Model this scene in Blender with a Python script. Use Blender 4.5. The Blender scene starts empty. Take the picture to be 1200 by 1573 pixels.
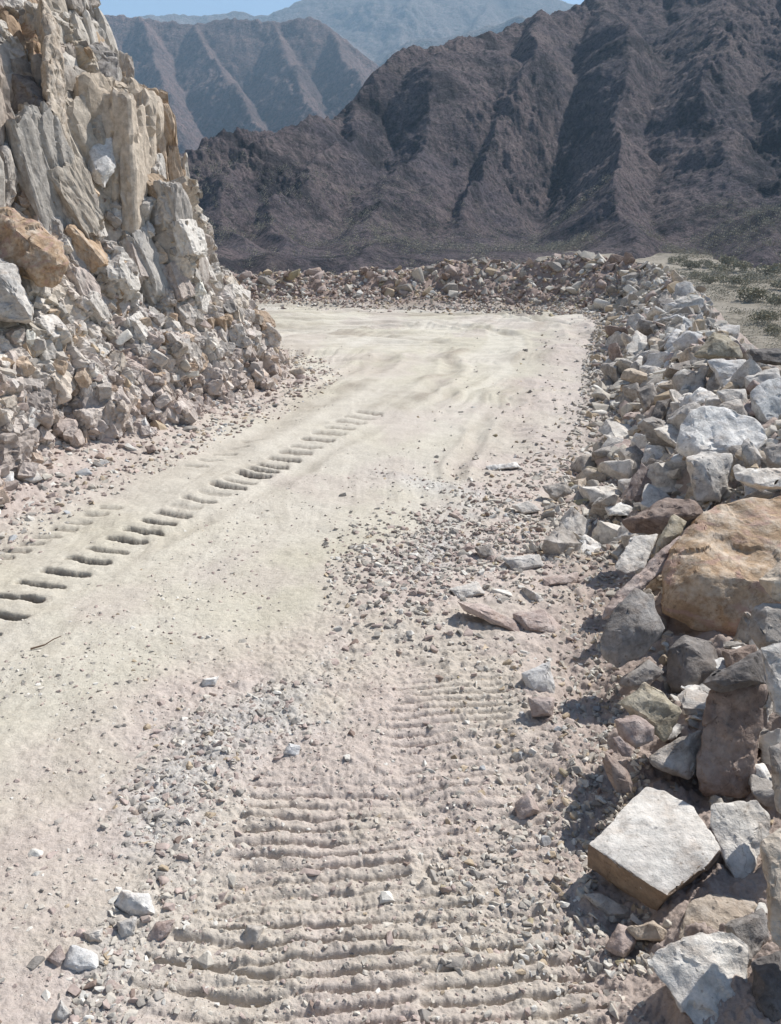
import bpy, bmesh, math, random
import numpy as np
from mathutils import Vector, Matrix, Euler
from mathutils.bvhtree import BVHTree

random.seed(11)
rng = np.random.default_rng(11)
S = bpy.context.scene
COL = S.collection

# ------------------------------------------------------------------ camera model
W, H, F = 1200.0, 1573.0, 1309.0
CAMH, HOR = 1.65, 340.0
PITCH = math.atan((H / 2 - HOR) / F)
CP, SP = math.cos(PITCH), math.sin(PITCH)
CAM = np.array([0.0, 0.0, CAMH])
SUN_AZ, SUN_EL = math.radians(52), math.radians(49)


def ray(px, py):
    x = (px - W / 2) / F
    y = -(py - H / 2) / F
    return np.array([x, CP + y * SP, -SP + y * CP])


def at(px, py, depth):
    return CAM + ray(px, py) * depth


def on_plane(px, py, z=0.0):
    d = ray(px, py)
    return CAM + d * ((z - CAMH) / d[2])


def far(px, py, dist):            # point at a horizontal distance
    d = ray(px, py)
    return CAM + d * (dist / math.hypot(d[0], d[1]))


def project(p):
    q = np.asarray(p, float) - CAM
    z = q[..., 1] * CP - q[..., 2] * SP
    x = q[..., 0]
    y = q[..., 1] * SP + q[..., 2] * CP
    zz = np.where(z > 0.05, z, 0.05)
    return W / 2 + F * x / zz, H / 2 - F * y / zz, z


# ------------------------------------------------------------------ noise
def _h(ix, iy, iz, seed):
    n = (ix.astype(np.int64) * 374761393 + iy.astype(np.int64) * 668265263
         + iz.astype(np.int64) * 2147483647 + seed * 1274126177) & 0xFFFFFFFF
    n = ((n ^ (n >> 13)) * 1274126177) & 0xFFFFFFFF
    n = ((n ^ (n >> 16)) * 2246822519) & 0xFFFFFFFF
    return (n ^ (n >> 15)).astype(np.float64) / 4294967295.0


def noise2(x, y, seed=0):
    ix, iy = np.floor(x), np.floor(y)
    fx, fy = x - ix, y - iy
    ux, uy = fx * fx * (3 - 2 * fx), fy * fy * (3 - 2 * fy)
    z = np.zeros_like(ix)
    a = _h(ix, iy, z, seed); b = _h(ix + 1, iy, z, seed)
    c = _h(ix, iy + 1, z, seed); d = _h(ix + 1, iy + 1, z, seed)
    return ((a * (1 - ux) + b * ux) * (1 - uy) + (c * (1 - ux) + d * ux) * uy) * 2 - 1


def fbm2(x, y, seed=0, octv=4, gain=0.5):
    s, a, t = 0, 1.0, 0
    for k in range(octv):
        c, si = math.cos(0.7 * k), math.sin(0.7 * k)
        f = 2.03 ** k
        s = s + a * noise2((x * c - y * si) * f + 17.3 * k, (x * si + y * c) * f - 9.1 * k, seed + k)
        t += a
        a *= gain
    return s / t * 1.6


def noise3(p, seed=0):
    i = np.floor(p); f = p - i
    u = f * f * (3 - 2 * f)
    r = 0
    for dx in (0, 1):
        wx = u[:, 0] if dx else 1 - u[:, 0]
        for dy in (0, 1):
            wy = u[:, 1] if dy else 1 - u[:, 1]
            for dz in (0, 1):
                wz = u[:, 2] if dz else 1 - u[:, 2]
                r = r + wx * wy * wz * _h(i[:, 0] + dx, i[:, 1] + dy, i[:, 2] + dz, seed)
    return r * 2 - 1


def fbm3(p, seed=0, octv=4, gain=0.5):
    s, a, t = 0, 1.0, 0
    for k in range(octv):
        s = s + a * noise3(p * (2.03 ** k) + 13.7 * k, seed + k)
        t += a
        a *= gain
    return s / t * 1.6


def cells3(p, seed=0):
    """nearest random cell: distance, second distance, vector from its centre, three randoms"""
    i = np.floor(p)
    n = len(p)
    best = np.full(n, 9.0); sec = np.full(n, 9.0)
    vec = np.zeros((n, 3)); idc = np.zeros((n, 3))
    for dx in (-1, 0, 1):
        for dy in (-1, 0, 1):
            for dz in (-1, 0, 1):
                cx, cy, cz = i[:, 0] + dx, i[:, 1] + dy, i[:, 2] + dz
                ox = cx + _h(cx, cy, cz, seed); oy = cy + _h(cx, cy, cz, seed + 1); oz = cz + _h(cx, cy, cz, seed + 2)
                vx, vy, vz = p[:, 0] - ox, p[:, 1] - oy, p[:, 2] - oz
                d = np.abs(vx) ** 3 + np.abs(vy) ** 3 + np.abs(vz) ** 3
                d = np.cbrt(d)
                m = d < best
                sec = np.where(m, best, np.minimum(sec, d))
                best = np.where(m, d, best)
                vec[m, 0] = vx[m]; vec[m, 1] = vy[m]; vec[m, 2] = vz[m]
                idc[m, 0] = cx[m]; idc[m, 1] = cy[m]; idc[m, 2] = cz[m]
    r = [_h(idc[:, 0], idc[:, 1], idc[:, 2], seed + 10 + k) for k in range(5)]
    return best, sec, vec, r


def cells2(x, y, seed=0):
    ix, iy = np.floor(x), np.floor(y)
    z = np.zeros_like(ix)
    best = np.full(x.shape, 9.0)
    rid = np.zeros_like(x); ang = np.zeros_like(x)
    for dx in (-1, 0, 1):
        for dy in (-1, 0, 1):
            cx, cy = ix + dx, iy + dy
            ox = cx + 0.15 + 0.7 * _h(cx, cy, z, seed); oy = cy + 0.15 + 0.7 * _h(cx, cy, z, seed + 1)
            k = _h(cx, cy, z, seed + 2)
            a = _h(cx, cy, z, seed + 3) * 3.14159
            vx, vy = x - ox, y - oy
            c, s = np.cos(a), np.sin(a)
            q = 1 + 0.6 * k
            d = np.maximum(np.abs(vx * c + vy * s), np.abs(-vx * s + vy * c) * q)
            d = 0.55 * d + 0.45 * np.hypot(vx, vy)
            m = d < best
            best = np.where(m, d, best)
            rid = np.where(m, k, rid)
    return best, rid


def sstep(a, b, x):
    t = np.clip((x - a) / (b - a), 0, 1)
    return t * t * (3 - 2 * t)


# ------------------------------------------------------------------ mesh / object helpers
def tag(o, label=None, cat=None, group=None, kind=None):
    if label: o["label"] = label
    if cat: o["category"] = cat
    if group: o["group"] = group
    if kind: o["kind"] = kind
    return o


def mesh_np(name, v, tris=None, quads=None, smooth=False, col=None):
    me = bpy.data.meshes.new(name)
    v = np.ascontiguousarray(v, np.float32)
    if quads is not None:
        f = np.ascontiguousarray(quads, np.int32); k = 4
    else:
        f = np.ascontiguousarray(tris, np.int32); k = 3
    n = len(f)
    me.vertices.add(len(v)); me.vertices.foreach_set("co", v.ravel())
    me.loops.add(n * k); me.loops.foreach_set("vertex_index", f.ravel())
    me.polygons.add(n)
    me.polygons.foreach_set("loop_start", np.arange(0, n * k, k, dtype=np.int32))
    me.polygons.foreach_set("use_smooth", np.full(n, smooth, bool))
    me.update(calc_edges=True)
    if col is not None:
        for an, arr in col.items():
            if arr.ndim == 1:
                a = me.attributes.new(an, 'FLOAT', 'POINT')
                a.data.foreach_set("value", np.ascontiguousarray(arr, np.float32))
            else:
                a = me.attributes.new(an, 'FLOAT_COLOR', 'POINT')
                c4 = np.ones((len(arr), 4), np.float32); c4[:, :3] = arr
                a.data.foreach_set("color", c4.ravel())
    return me


def link(name, me, mat=None, loc=None, parent=None):
    o = bpy.data.objects.new(name, me)
    COL.objects.link(o)
    if mat is not None and len(me.materials) == 0:
        me.materials.append(mat)
    if loc is not None: o.location = loc
    if parent is not None: o.parent = parent
    return o


def grid_quads(nr, nc):
    i = np.arange(nr * nc).reshape(nr, nc)
    return np.stack([i[:-1, :-1], i[:-1, 1:], i[1:, 1:], i[1:, :-1]], -1).reshape(-1, 4)


def lin(r, g, b):
    f = lambda c: (c / 255 / 12.92) if c <= 10 else ((c / 255 + 0.055) / 1.055) ** 2.4
    return np.array([f(r), f(g), f(b)])


# ------------------------------------------------------------------ materials
class NT:
    def __init__(s, name, rough=0.92, spec=0.2):
        s.m = bpy.data.materials.new(name); s.m.use_nodes = True
        s.t = s.m.node_tree; s.n = s.t.nodes
        s.b = s.n["Principled BSDF"]
        s.b.inputs["Roughness"].default_value = rough
        s.b.inputs["Specular IOR Level"].default_value = spec
        s.pos = s.n.new("ShaderNodeNewGeometry").outputs["Position"]

    def set(s, sock, v):
        if hasattr(v, "is_linked") or hasattr(v, "links"): s.t.links.new(v, sock)
        else:
            if hasattr(v, "__len__") and len(v) == 3 and len(sock.default_value) == 4: v = (*v, 1)
            sock.default_value = v

    def noise(s, scale, detail=5, rough=0.6, vec=None, dist=0.0):
        n = s.n.new("ShaderNodeTexNoise")
        s.t.links.new(vec if vec is not None else s.pos, n.inputs["Vector"])
        n.inputs["Scale"].default_value = scale; n.inputs["Detail"].default_value = detail
        n.inputs["Roughness"].default_value = rough; n.inputs["Distortion"].default_value = dist
        return n.outputs["Fac"]

    def voro(s, scale, feature='F1', out="Distance", vec=None):
        n = s.n.new("ShaderNodeTexVoronoi"); n.feature = feature
        s.t.links.new(vec if vec is not None else s.pos, n.inputs["Vector"])
        n.inputs["Scale"].default_value = scale
        return n.outputs[out]

    def stretch(s, sc, rot=(0, 0, 0)):
        n = s.n.new("ShaderNodeMapping"); s.t.links.new(s.pos, n.inputs["Vector"])
        n.inputs["Scale"].default_value = sc; n.inputs["Rotation"].default_value = rot
        return n.outputs["Vector"]

    def ramp(s, fac, a, b, ca=(0, 0, 0), cb=(1, 1, 1)):
        n = s.n.new("ShaderNodeValToRGB"); s.t.links.new(fac, n.inputs["Fac"])
        e = n.color_ramp.elements
        e[0].position = a; e[1].position = b; e[0].color = (*ca, 1); e[1].color = (*cb, 1)
        return n.outputs["Color"]

    def mix(s, fac, a, b, mode='MIX'):
        n = s.n.new("ShaderNodeMix"); n.data_type = 'RGBA'; n.blend_type = mode
        s.set(n.inputs[0], fac); s.set(n.inputs[6], a); s.set(n.inputs[7], b)
        return n.outputs[2]

    def math(s, op, a, b):
        n = s.n.new("ShaderNodeMath"); n.operation = op
        s.set(n.inputs[0], a); s.set(n.inputs[1], b)
        return n.outputs[0]

    def attr(s, name, out="Color"):
        n = s.n.new("ShaderNodeAttribute"); n.attribute_name = name
        return n.outputs[out]

    def rand(s):
        return s.n.new("ShaderNodeObjectInfo").outputs["Random"]

    def bump(s, height, strength=0.5, dist=0.01, prev=None):
        n = s.n.new("ShaderNodeBump"); s.t.links.new(height, n.inputs["Height"])
        n.inputs["Strength"].default_value = strength; n.inputs["Distance"].default_value = dist
        if prev is not None: s.t.links.new(prev, n.inputs["Normal"])
        return n.outputs["Normal"]

    def done(s, color, normal=None):
        s.set(s.b.inputs["Base Color"], color)
        if normal is not None: s.t.links.new(normal, s.b.inputs["Normal"])
        return s.m


def rock_mat(name, base, second, dust=(200, 190, 175), vein=None, k=1.0, amount=0.5):
    m = NT(name)
    base, second, dust = [np.minimum((lin(*q_) * 0.62 + 0.38 * lin(*q_).mean()) * 1.25, 0.8) for q_ in (base, second, dust)]
    big = m.ramp(m.noise(4.5 * k, 4, 0.6, dist=0.6), 0.38, 0.62)
    c = m.mix(big, base, second)
    fine = m.ramp(m.noise(38 * k, 6, 0.7), 0.3, 0.75, (0.62, 0.61, 0.60), (1.3, 1.28, 1.26))
    c = m.mix(1.0, c, fine, 'MULTIPLY')
    d = m.ramp(m.noise(11 * k, 5, 0.7), 0.45, 0.68)
    c = m.mix(m.math('MULTIPLY', d, amount), c, dust)
    st = m.ramp(m.noise(9 * k, 5, 0.65, vec=m.stretch((1, 1, 3.0), (0.5, 0.4, 0))), 0.52, 0.7, (1, 1, 1), (0.7, 0.62, 0.56))
    c = m.mix(0.7, c, st, 'MULTIPLY')
    if vein is not None:
        v = m.ramp(m.noise(6 * k, 4, 0.6, vec=m.stretch((1, 1, 2.2), (0.3, 0.9, 0.4)), dist=1.2), 0.52, 0.62)
        c = m.mix(m.math('MULTIPLY', v, 0.75), c, lin(*vein))
    ck = m.math('ABSOLUTE', m.math('SUBTRACT', m.noise(3.2 * k, 3, 0.55, dist=1.6), 0.5), 0.0)
    c = m.mix(1.0, c, m.mix(m.ramp(m.noise(2.1 * k, 2, 0.5), 0.5, 0.62), m.ramp(ck, 0.0, 0.006, (0.68, 0.66, 0.64), (1, 1, 1)), (1, 1, 1)), 'MULTIPLY')
    pit = m.ramp(m.noise(60 * k, 3, 0.6), 0.63, 0.70, (1, 1, 1), (0.62, 0.6, 0.58))
    c = m.mix(1.0, c, pit, 'MULTIPLY')
    r = m.rand()
    c = m.mix(1.0, c, m.ramp(r, 0, 1, (0.82, 0.82, 0.83), (1.12, 1.1, 1.07)), 'MULTIPLY')
    n = m.bump(m.noise(90 * k, 5, 0.7), 0.5, 0.006)
    n = m.bump(m.noise(22 * k, 5, 0.65), 0.5, 0.02, n)
    return m.done(c, n)


MAT = dict(
    pale=rock_mat("pale_rock", (196, 190, 180), (170, 165, 158), (214, 208, 198)),
    white=rock_mat("white_rock", (212, 209, 203), (188, 186, 182), (222, 219, 213)),
    grey=rock_mat("grey_rock", (154, 147, 138), (130, 123, 116), (194, 186, 176)),
    blue=rock_mat("bluish_rock", (178, 179, 179), (152, 155, 155), (208, 208, 206)),
    tan=rock_mat("tan_rock", (186, 170, 146), (160, 142, 120), (206, 194, 176)),
    orange=rock_mat("orange_rock", (182, 149, 106), (164, 130, 88), (203, 186, 161), vein=(178, 148, 136), amount=0.75),
    pink=rock_mat("pinkish_rock", (172, 152, 142), (148, 126, 118), (204, 190, 178)),
    brown=rock_mat("brown_rock", (140, 118, 104), (116, 98, 90), (188, 170, 155), amount=0.35),
    olive=rock_mat("olive_rock", (164, 154, 126), (140, 128, 104), (196, 186, 164)),
)
DARKGREY = rock_mat("dark_grey_rock", (118, 112, 108), (96, 91, 88), (150, 146, 142), amount=0.3)
MAT['dark'] = DARKGREY
MAT['rind'] = rock_mat("weathered_rind", (128, 106, 88), (150, 124, 92), (160, 140, 120), amount=0.3)


# ------------------------------------------------------------------ layout lines (world metres)
CREST = np.array([(1.75, -2.0), (1.72, 0.4), (1.78, 1.9), (1.92, 3.2), (2.22, 4.7), (2.75, 7.0), (3.75, 11.0),
                  (4.75, 14.4), (5.0, 16.6), (4.3, 18.2), (2.2, 18.9), (-0.5, 19.2), (-4.0, 19.6), (-9.0, 20.5), (-16, 22)])
CREST_H = np.array([0.30, 0.30, 0.30, 0.46, 0.66, 0.66, 0.62, 0.68, 0.80, 0.92, 0.84, 0.62, 0.46, 0.4, 0.4])
CREST_W = np.array([1.15, 1.15, 1.15, 1.05, 1.0, 0.9, 0.95, 1.0, 1.1, 1.2, 1.2, 1.0, 0.9, 0.9, 0.9])
FOOT = np.array([(-4.3, -6.0), (-3.9, -3.0), (-3.65, 0.0), (-3.22, 2.6), (-2.76, 5.0), (-2.15, 7.0), (-1.55, 8.8), (-1.42, 9.7),
                 (-1.75, 10.7), (-2.8, 12.0), (-5.0, 13.6), (-9.0, 15.6), (-16, 18)])


def smooth_line(P, n, extra=None):
    t = np.concatenate([[0], np.cumsum(np.hypot(*np.diff(P, axis=0).T))])
    tt = np.linspace(0, t[-1], n)
    k = max(3, n // 40) | 1
    ker = np.hanning(k + 2)[1:-1]; ker /= ker.sum()

    def f(a):
        q = np.interp(tt, t, a)
        return np.convolve(np.pad(q, k // 2, mode='edge'), ker, 'valid')
    X = np.stack([f(P[:, 0]), f(P[:, 1])], -1)
    return (X, tt) if extra is None else (X, tt, [f(e) for e in extra])


crest_p, crest_t, (crest_h, crest_w) = smooth_line(CREST, 240, [CREST_H, CREST_W])
foot_p, foot_t = smooth_line(FOOT, 400)


def line_dist(x, y, P, extras=()):
    """signed distance to polyline (positive on its left side), index of the closest segment"""
    x = np.asarray(x, float); y = np.asarray(y, float)
    best = np.full(x.shape, 1e9); sd = np.zeros(x.shape); idx = np.zeros(x.shape)
    for k in range(len(P) - 1):
        ax, ay = P[k]; bx, by = P[k + 1]
        dx, dy = bx - ax, by - ay
        L2 = dx * dx + dy * dy + 1e-12
        t = np.clip(((x - ax) * dx + (y - ay) * dy) / L2, 0, 1)
        ex, ey = x - ax - t * dx, y - ay - t * dy
        d = ex * ex + ey * ey
        m = d < best
        best = np.where(m, d, best)
        sd = np.where(m, np.sign(dx * ey - dy * ex), sd)
        idx = np.where(m, k + t, idx)
    return np.sqrt(best) * np.where(sd == 0, 1, sd), idx


VALLEY_Z = -6.0
crest_lo = crest_p[::4]; ch_lo = crest_h[::4]; cw_lo = crest_w[::4]
foot_lo = foot_p[::6]


def core(x, y):
    """smooth land form: road bench, berm, talus foot, hillside below the berm"""
    d, i = line_dist(x, y, crest_lo)            # left of the crest line = road side
    hh = np.interp(i, np.arange(len(ch_lo)), ch_lo)
    ww = np.interp(i, np.arange(len(cw_lo)), cw_lo)
    u = np.clip(d / ww, 0, 1)
    inner = hh * (1 - u) ** 1.15
    outer = hh + d * 0.8
    z = np.where(d >= 0, inner, np.maximum(outer, VALLEY_Z))
    rr = np.exp(-(d / 0.16) ** 2) * 0.07
    z = z - rr * (hh > 0)
    f, j = line_dist(x, y, foot_lo)             # left of the foot line = inside the cliff
    t = np.clip((f + 0.55) / 0.9, 0, 1.6)
    z = z + 0.30 * t ** 1.6
    return z, d, f, ww, i * (crest_t[4] - crest_t[0])


# ------------------------------------------------------------------ road sheet
rows = []
th = math.radians(66)
r = CAMH / math.tan(th)
while r < 30:
    rows.append(r)
    r += min((r * r / CAMH + CAMH) * 0.00108, 0.04)
rows = np.array(rows)
cols = np.radians(np.linspace(-52, 52, 980))
RR, AA = np.meshgrid(rows, cols, indexing='ij')
gx = (RR * np.sin(AA)).ravel(); gy = (RR * np.cos(AA)).ravel()
print("road verts", len(gx), len(rows))

# coarse evaluation of the land form, then bilinear (cheap)
cx_ = np.linspace(-26, 26, 521); cy_ = np.linspace(-3, 32, 351)
CXX, CYY = np.meshgrid(cx_, cy_, indexing='ij')
cz_, cd_, cf_, cw_, cs_ = core(CXX.ravel(), CYY.ravel())
tabs = [a.reshape(CXX.shape) for a in (cz_, cd_, cf_, cw_, cs_)]


def tab(x, y, T):
    fx = np.clip((x + 26) / 52 * 520, 0, 519.999); fy = np.clip((y + 3) / 35 * 350, 0, 349.999)
    i, j = fx.astype(int), fy.astype(int)
    u, v = fx - i, fy - j
    return (T[i, j] * (1 - u) + T[i + 1, j] * u) * (1 - v) + (T[i, j + 1] * (1 - u) + T[i + 1, j + 1] * u) * v


gz = tab(gx, gy, tabs[0]); gd = tab(gx, gy, tabs[1]); gf = tab(gx, gy, tabs[2]); gw = tab(gx, gy, tabs[3]); gs = tab(gx, gy, tabs[4])
PX, PY, PZ = project(np.stack([gx, gy, np.zeros_like(gx)], -1))


def world_line(px_pts):
    return np.array([on_plane(a, b)[:2] for a, b in px_pts])


# where the packed pale surface ends (right of this line the soil is loose)
bound = world_line([(-500, 1560), (-150, 1290), (0, 1200), (230, 1055), (470, 965), (590, 890), (640, 800), (690, 742), (745, 690), (800, 600), (850, 540), (905, 470)])
bd, _ = line_dist(gx, gy, bound)
wob = fbm2(gx * 1.3, gy * 1.3, 3, 4)
loose = sstep(-0.22, 0.30, -bd + wob * 0.30)              # 0 packed, 1 loose
inroad = sstep(-0.15, 0.25, gd - gw) * sstep(-0.1, 0.5, -gf)
talus = sstep(-1.0, -0.15, gf + 0.25 * wob)
loose = np.maximum(loose, np.maximum(talus, 1 - sstep(0.0, 0.3, gd - gw + wob * 0.2)))
# pale grey gravel ribbon left by the grader
rib = world_line([(600, 725), (720, 760), (690, 830), (640, 880), (620, 940), (560, 1060), (440, 1090), (330, 1130), (220, 1260), (150, 1400), (60, 1560)])
rd, _ = line_dist(gx, gy, rib)
ribbon = np.exp(-(rd / 0.17) ** 2) * sstep(-0.35, 0.35, fbm2(gx * 2.2, gy * 2.2, 21, 4) + 0.12)
rough2 = sstep(0.0, 0.7, fbm2(gx * 0.9, gy * 0.9, 35, 3) + 0.25)

rutm = np.zeros_like(gx)
disp = 0.022 * fbm2(gx * 0.9, gy * 0.9, 1, 3) + 0.006 * fbm2(gx * 5, gy * 5, 5, 3)
disp += 0.0016 * fbm2(gx * 40, gy * 40, 8, 3)
lo = loose * (0.45 + 0.55 * rough2)
calm = 1 - 0.55 * sstep(0.1, -0.5, gx + 0.15 * gy)
lo = lo * calm
disp += lo * (0.012 * fbm2(gx * 5, gy * 5, 11, 4) + 0.004 * fbm2(gx * 26, gy * 26, 15, 4, 0.6))
disp += 0.003 * fbm2(gx * 11, gy * 11, 17, 3)
# clods and half-buried stones pressed into the sheet
berm = 1 - sstep(-0.1, 0.35, gd - gw)
dens = np.clip(0.55 * lo + 0.6 * ribbon + 0.8 * talus + 0.8 * berm, 0, 1.2)
for sc, amp, seed, thr in ((10, 0.016, 61, 0.12), (19, 0.011, 62, 0.20), (42, 0.007, 63, 0.30), (80, 0.005, 64, 0.42)):
    wx = gx + 0.25 / sc * noise2(gx * sc * 2, gy * sc * 2, seed + 5); wy = gy + 0.25 / sc * noise2(gx * sc * 2 + 9, gy * sc * 2, seed + 6)
    c, rid = cells2(wx * sc, wy * sc, seed)
    on = sstep(0.0, 0.12, thr * dens - rid * rid * 1.0 + 0.04)
    disp += on * amp * sstep(0.50, 0.22, c) * (0.5 + rid)


# crawler track prints: narrow grooves across the line of travel
def near_dist(L, marg, step=2):
    """line_dist only where the sheet comes close to the line"""
    mn, mx_ = L.min(0) - marg, L.max(0) + marg
    k = np.nonzero((gx > mn[0]) & (gx < mx_[0]) & (gy > mn[1]) & (gy < mx_[1]))[0]
    d, i = line_dist(gx[k], gy[k], L[::step])
    return k, d, np.minimum(i * step, len(L) - 1)


def lerp_line(px_pts):
    P = world_line(px_pts)
    X, t = smooth_line(P, 60)
    return X, t


groove = np.zeros_like(gx); gmask = np.zeros_like(gx)
for pts, hw, amp, pitch, seed, tilt, fade in (
        ([(452, 1640), (470, 1450), (497, 1285), (520, 1185)], 0.235, 0.016, 0.051, 41, 0.10, 0.10),
        ([(800, 1640), (762, 1450), (735, 1280), (700, 1120), (672, 975)], 0.20, 0.016, 0.048, 43, 0.12, 0.16),
        ([(270, 1640), (330, 1500), (390, 1380)], 0.14, 0.018, 0.074, 49, 0.1, 0.2),
        ([(842, 735), (875, 640), (900, 560)], 0.42, 0.016, 0.085, 45, 0.05, 0.8),
        ([(660, 760), (705, 735), (740, 716)], 0.35, 0.012, 0.08, 46, 0.05, 0.8)):
    L, t = lerp_line(pts)
    K, d, i = near_dist(L, hw + 0.3)
    X_, Y_ = gx[K], gy[K]
    s = np.interp(i, np.arange(len(t)), t)
    lat = np.abs(d)
    m = sstep(hw + 0.035, hw - 0.02, lat + 0.04 * fbm2(X_ * 4, Y_ * 4, seed, 3))
    m = m * sstep(0, fade, s) * sstep(t[-1], t[-1] - fade, s)
    sw = s + d * tilt + 0.007 * fbm2(X_ * 5, Y_ * 5, seed + 1, 3)
    ph = (sw / pitch) % 1.0
    prof = np.exp(-((ph - 0.5) / (0.13 + 0.05 * noise2(X_ * 3, Y_ * 9, seed + 9))) ** 2)
    crumble = 0.42 + 0.65 * sstep(-0.5, 0.4, fbm2(X_ * 3.6, Y_ * 8, seed + 2, 4))
    groove[K] += -amp * prof * m * crumble + amp * 0.35 * m * (1 - prof) * crumble - 0.012 * m
    gmask[K] = np.maximum(gmask[K], m * crumble)
disp = disp * (1 - 0.2 * gmask) + groove

# tyre lug prints: deep oblong pockets on the left
lug = np.zeros_like(gx)
LUGX = [(-77, 992, 86), (-116, 1020, 88), (-158, 1049, 92), (-202, 1080, 96), (-250, 1114, 100)]
LUGS = [(-38, 966, 82), (2, 941, 78), (28, 915, 78), (62, 894, 76), (100, 877, 72), (133, 858, 68), (164, 843, 66), (193, 827, 62), (220, 814, 58),
        (243, 801, 55), (265, 788, 52), (284, 777, 44), (306, 767, 50), (330, 756, 40), (350, 746, 50), (368, 738, 46), (389, 727, 48), (403, 720, 42),
        (417, 713, 46), (436, 703, 46), (454, 694, 46), (470, 686, 44), (488, 676, 46), (505, 667, 46), (521, 659, 44), (537, 650, 42), (552, 643, 40), (566, 636, 36)]
LUG2 = [(-5, 848, 46), (20, 838, 44), (46, 828, 40), (70, 818, 40), (96, 806, 38), (120, 797, 36), (146, 786, 34), (168, 776, 30), (300, 712, 34), (322, 702, 34), (344, 692, 34), (366, 682, 34), (386, 672, 30)]
for k, (a, b, L) in enumerate(LUGS + LUG2 + LUGX):
    first = k < len(LUGS) or k >= len(LUGS) + len(LUG2)
    kk_ = k
    k = 0 if k >= len(LUGS) + len(LUG2) else k
    tilt = 0.06 if first else 0.0
    p0 = on_plane(a - L * 0.42, b - tilt * L)[:2]; p1 = on_plane(a + L * 0.42, b + tilt * L)[:2]
    hw = (0.017 + 0.020 * k / 27 if first else 0.020) + (0.004 if k % 3 else -0.003)
    m = (gx > min(p0[0], p1[0]) - 0.2) & (gx < max(p0[0], p1[0]) + 0.2) & (gy > min(p0[1], p1[1]) - 0.2) & (gy < max(p0[1], p1[1]) + 0.2)
    d, _ = line_dist(gx[m], gy[m], np.array([p0, p1]))
    d = np.abs(d) + 0.004 * fbm2(gx[m] * 22, gy[m] * 22, 90 + k, 2)
    depth = (1.0 if first else 0.5) * (0.6 + 0.55 * random.random())
    depth *= 1.0 if k < 12 or not first else max(0.62, 1.0 - 0.03 * (k - 12))
    if k in (13, 11): depth *= 0.3
    lug[m] = np.maximum(lug[m], depth * sstep(hw + 0.007, hw - 0.006, d))
    ring = depth * 0.005 * np.exp(-((d - hw - 0.04) / 0.025) ** 2)
    disp[m] += ring
disp -= lug * 0.034

# older wheel ruts curving through the bend
for pts, w, dep in (
        ([(742, 715), (768, 655), (795, 600), (822, 545), (838, 510), (828, 486), (780, 470)], 0.16, 0.03),
        ([(690, 745), (735, 665), (760, 620), (770, 605)], 0.05, 0.035),
        ([(640, 612), (675, 592), (697, 568), (690, 548)], 0.09, 0.045),
        ([(655, 627), (680, 610), (706, 598)], 0.06, 0.05),
        ([(480, 627), (530, 600), (580, 566), (600, 545)], 0.10, 0.04),
        ([(510, 592), (548, 566), (580, 552), (640, 540)], 0.09, 0.04),
        ([(420, 503), (540, 497), (660, 494), (760, 506), (840, 520)], 0.10, 0.05),
        ([(440, 525), (560, 516), (660, 520), (700, 530)], 0.12, 0.04),
        ([(430, 486), (560, 478), (690, 478), (780, 482), (880, 500), (930, 540)], 0.14, 0.07),
        ([(300, 710), (380, 672), (460, 628), (520, 580)], 0.13, 0.03),
        ([(-60, 870), (100, 815), (230, 745), (330, 700)], 0.18, 0.02),
        ([(-60, 985), (120, 905), (330, 790), (520, 690), (610, 640)], 0.06, 0.016)):
    L, t = lerp_line(pts)
    K, d, i = near_dist(L, 6 * w)
    X_, Y_ = gx[K], gy[K]
    s = np.interp(i, np.arange(len(t)), t)
    e = sstep(0, 0.3, s) * sstep(t[-1], t[-1] - 0.3, s) * (0.55 + 0.45 * fbm2(X_ * 2, Y_ * 2, 77, 3))
    d = d + 0.05 * fbm2(X_ * 1.7, Y_ * 1.7, 79, 3)
    rutm[K] = np.maximum(rutm[K], e * np.exp(-(d / w) ** 2) * min(1.0, dep * 22))
    disp[K] += e * (-dep * np.exp(-(d / w) ** 2) + dep * 0.55 * np.exp(-((np.abs(d) - 1.9 * w) / (0.6 * w)) ** 2))
wb = 0.25 * fbm2(gx * 0.5, gy * 0.5, 141, 3)
st1 = fbm2((gd + wb) * 3.4, gs * 0.22, 143, 4, 0.6); st2 = fbm2((gd + wb) * 11, gs * 0.55, 147, 4, 0.6)
brk = sstep(-0.35, 0.4, fbm2(gx * 0.9, gy * 0.9, 149, 4))
sw_ = (0.35 + 0.65 * sstep(5, 9, gy)) * (1 - loose * 0.7) * sstep(-0.1, 0.4, gd - gw)
disp += sw_ * brk * (0.026 * st1 * sstep(4, 9, gy) + 0.014 * st2)
streak = sw_ * brk * np.clip(0.75 * sstep(0.05, 0.55, st1) * sstep(4, 9, gy) + 0.6 * sstep(0.1, 0.6, st2), 0, 1)
pale_streak = sw_ * sstep(0.15, 0.6, -st1)
# scraper ripples across the far part of the bench
farm = sstep(8, 13, gy) * sstep(-0.2, 0.5, gd - gw)
disp += farm * 0.05 * fbm2(gx * 0.45, gy * 2.4, 83, 4)
disp += sstep(15, 17.5, gy) * sstep(0.9, 0.0, gd - gw) * 0.10

berm = 1 - sstep(-0.1, 0.35, gd - gw)
disp += berm * (0.08 * fbm2(gx * 2.5, gy * 2.5, 51, 4) + 0.03 * fbm2(gx * 9, gy * 9, 52, 3))
groundz = gz + disp
GZ2 = groundz.reshape(RR.shape)

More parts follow.
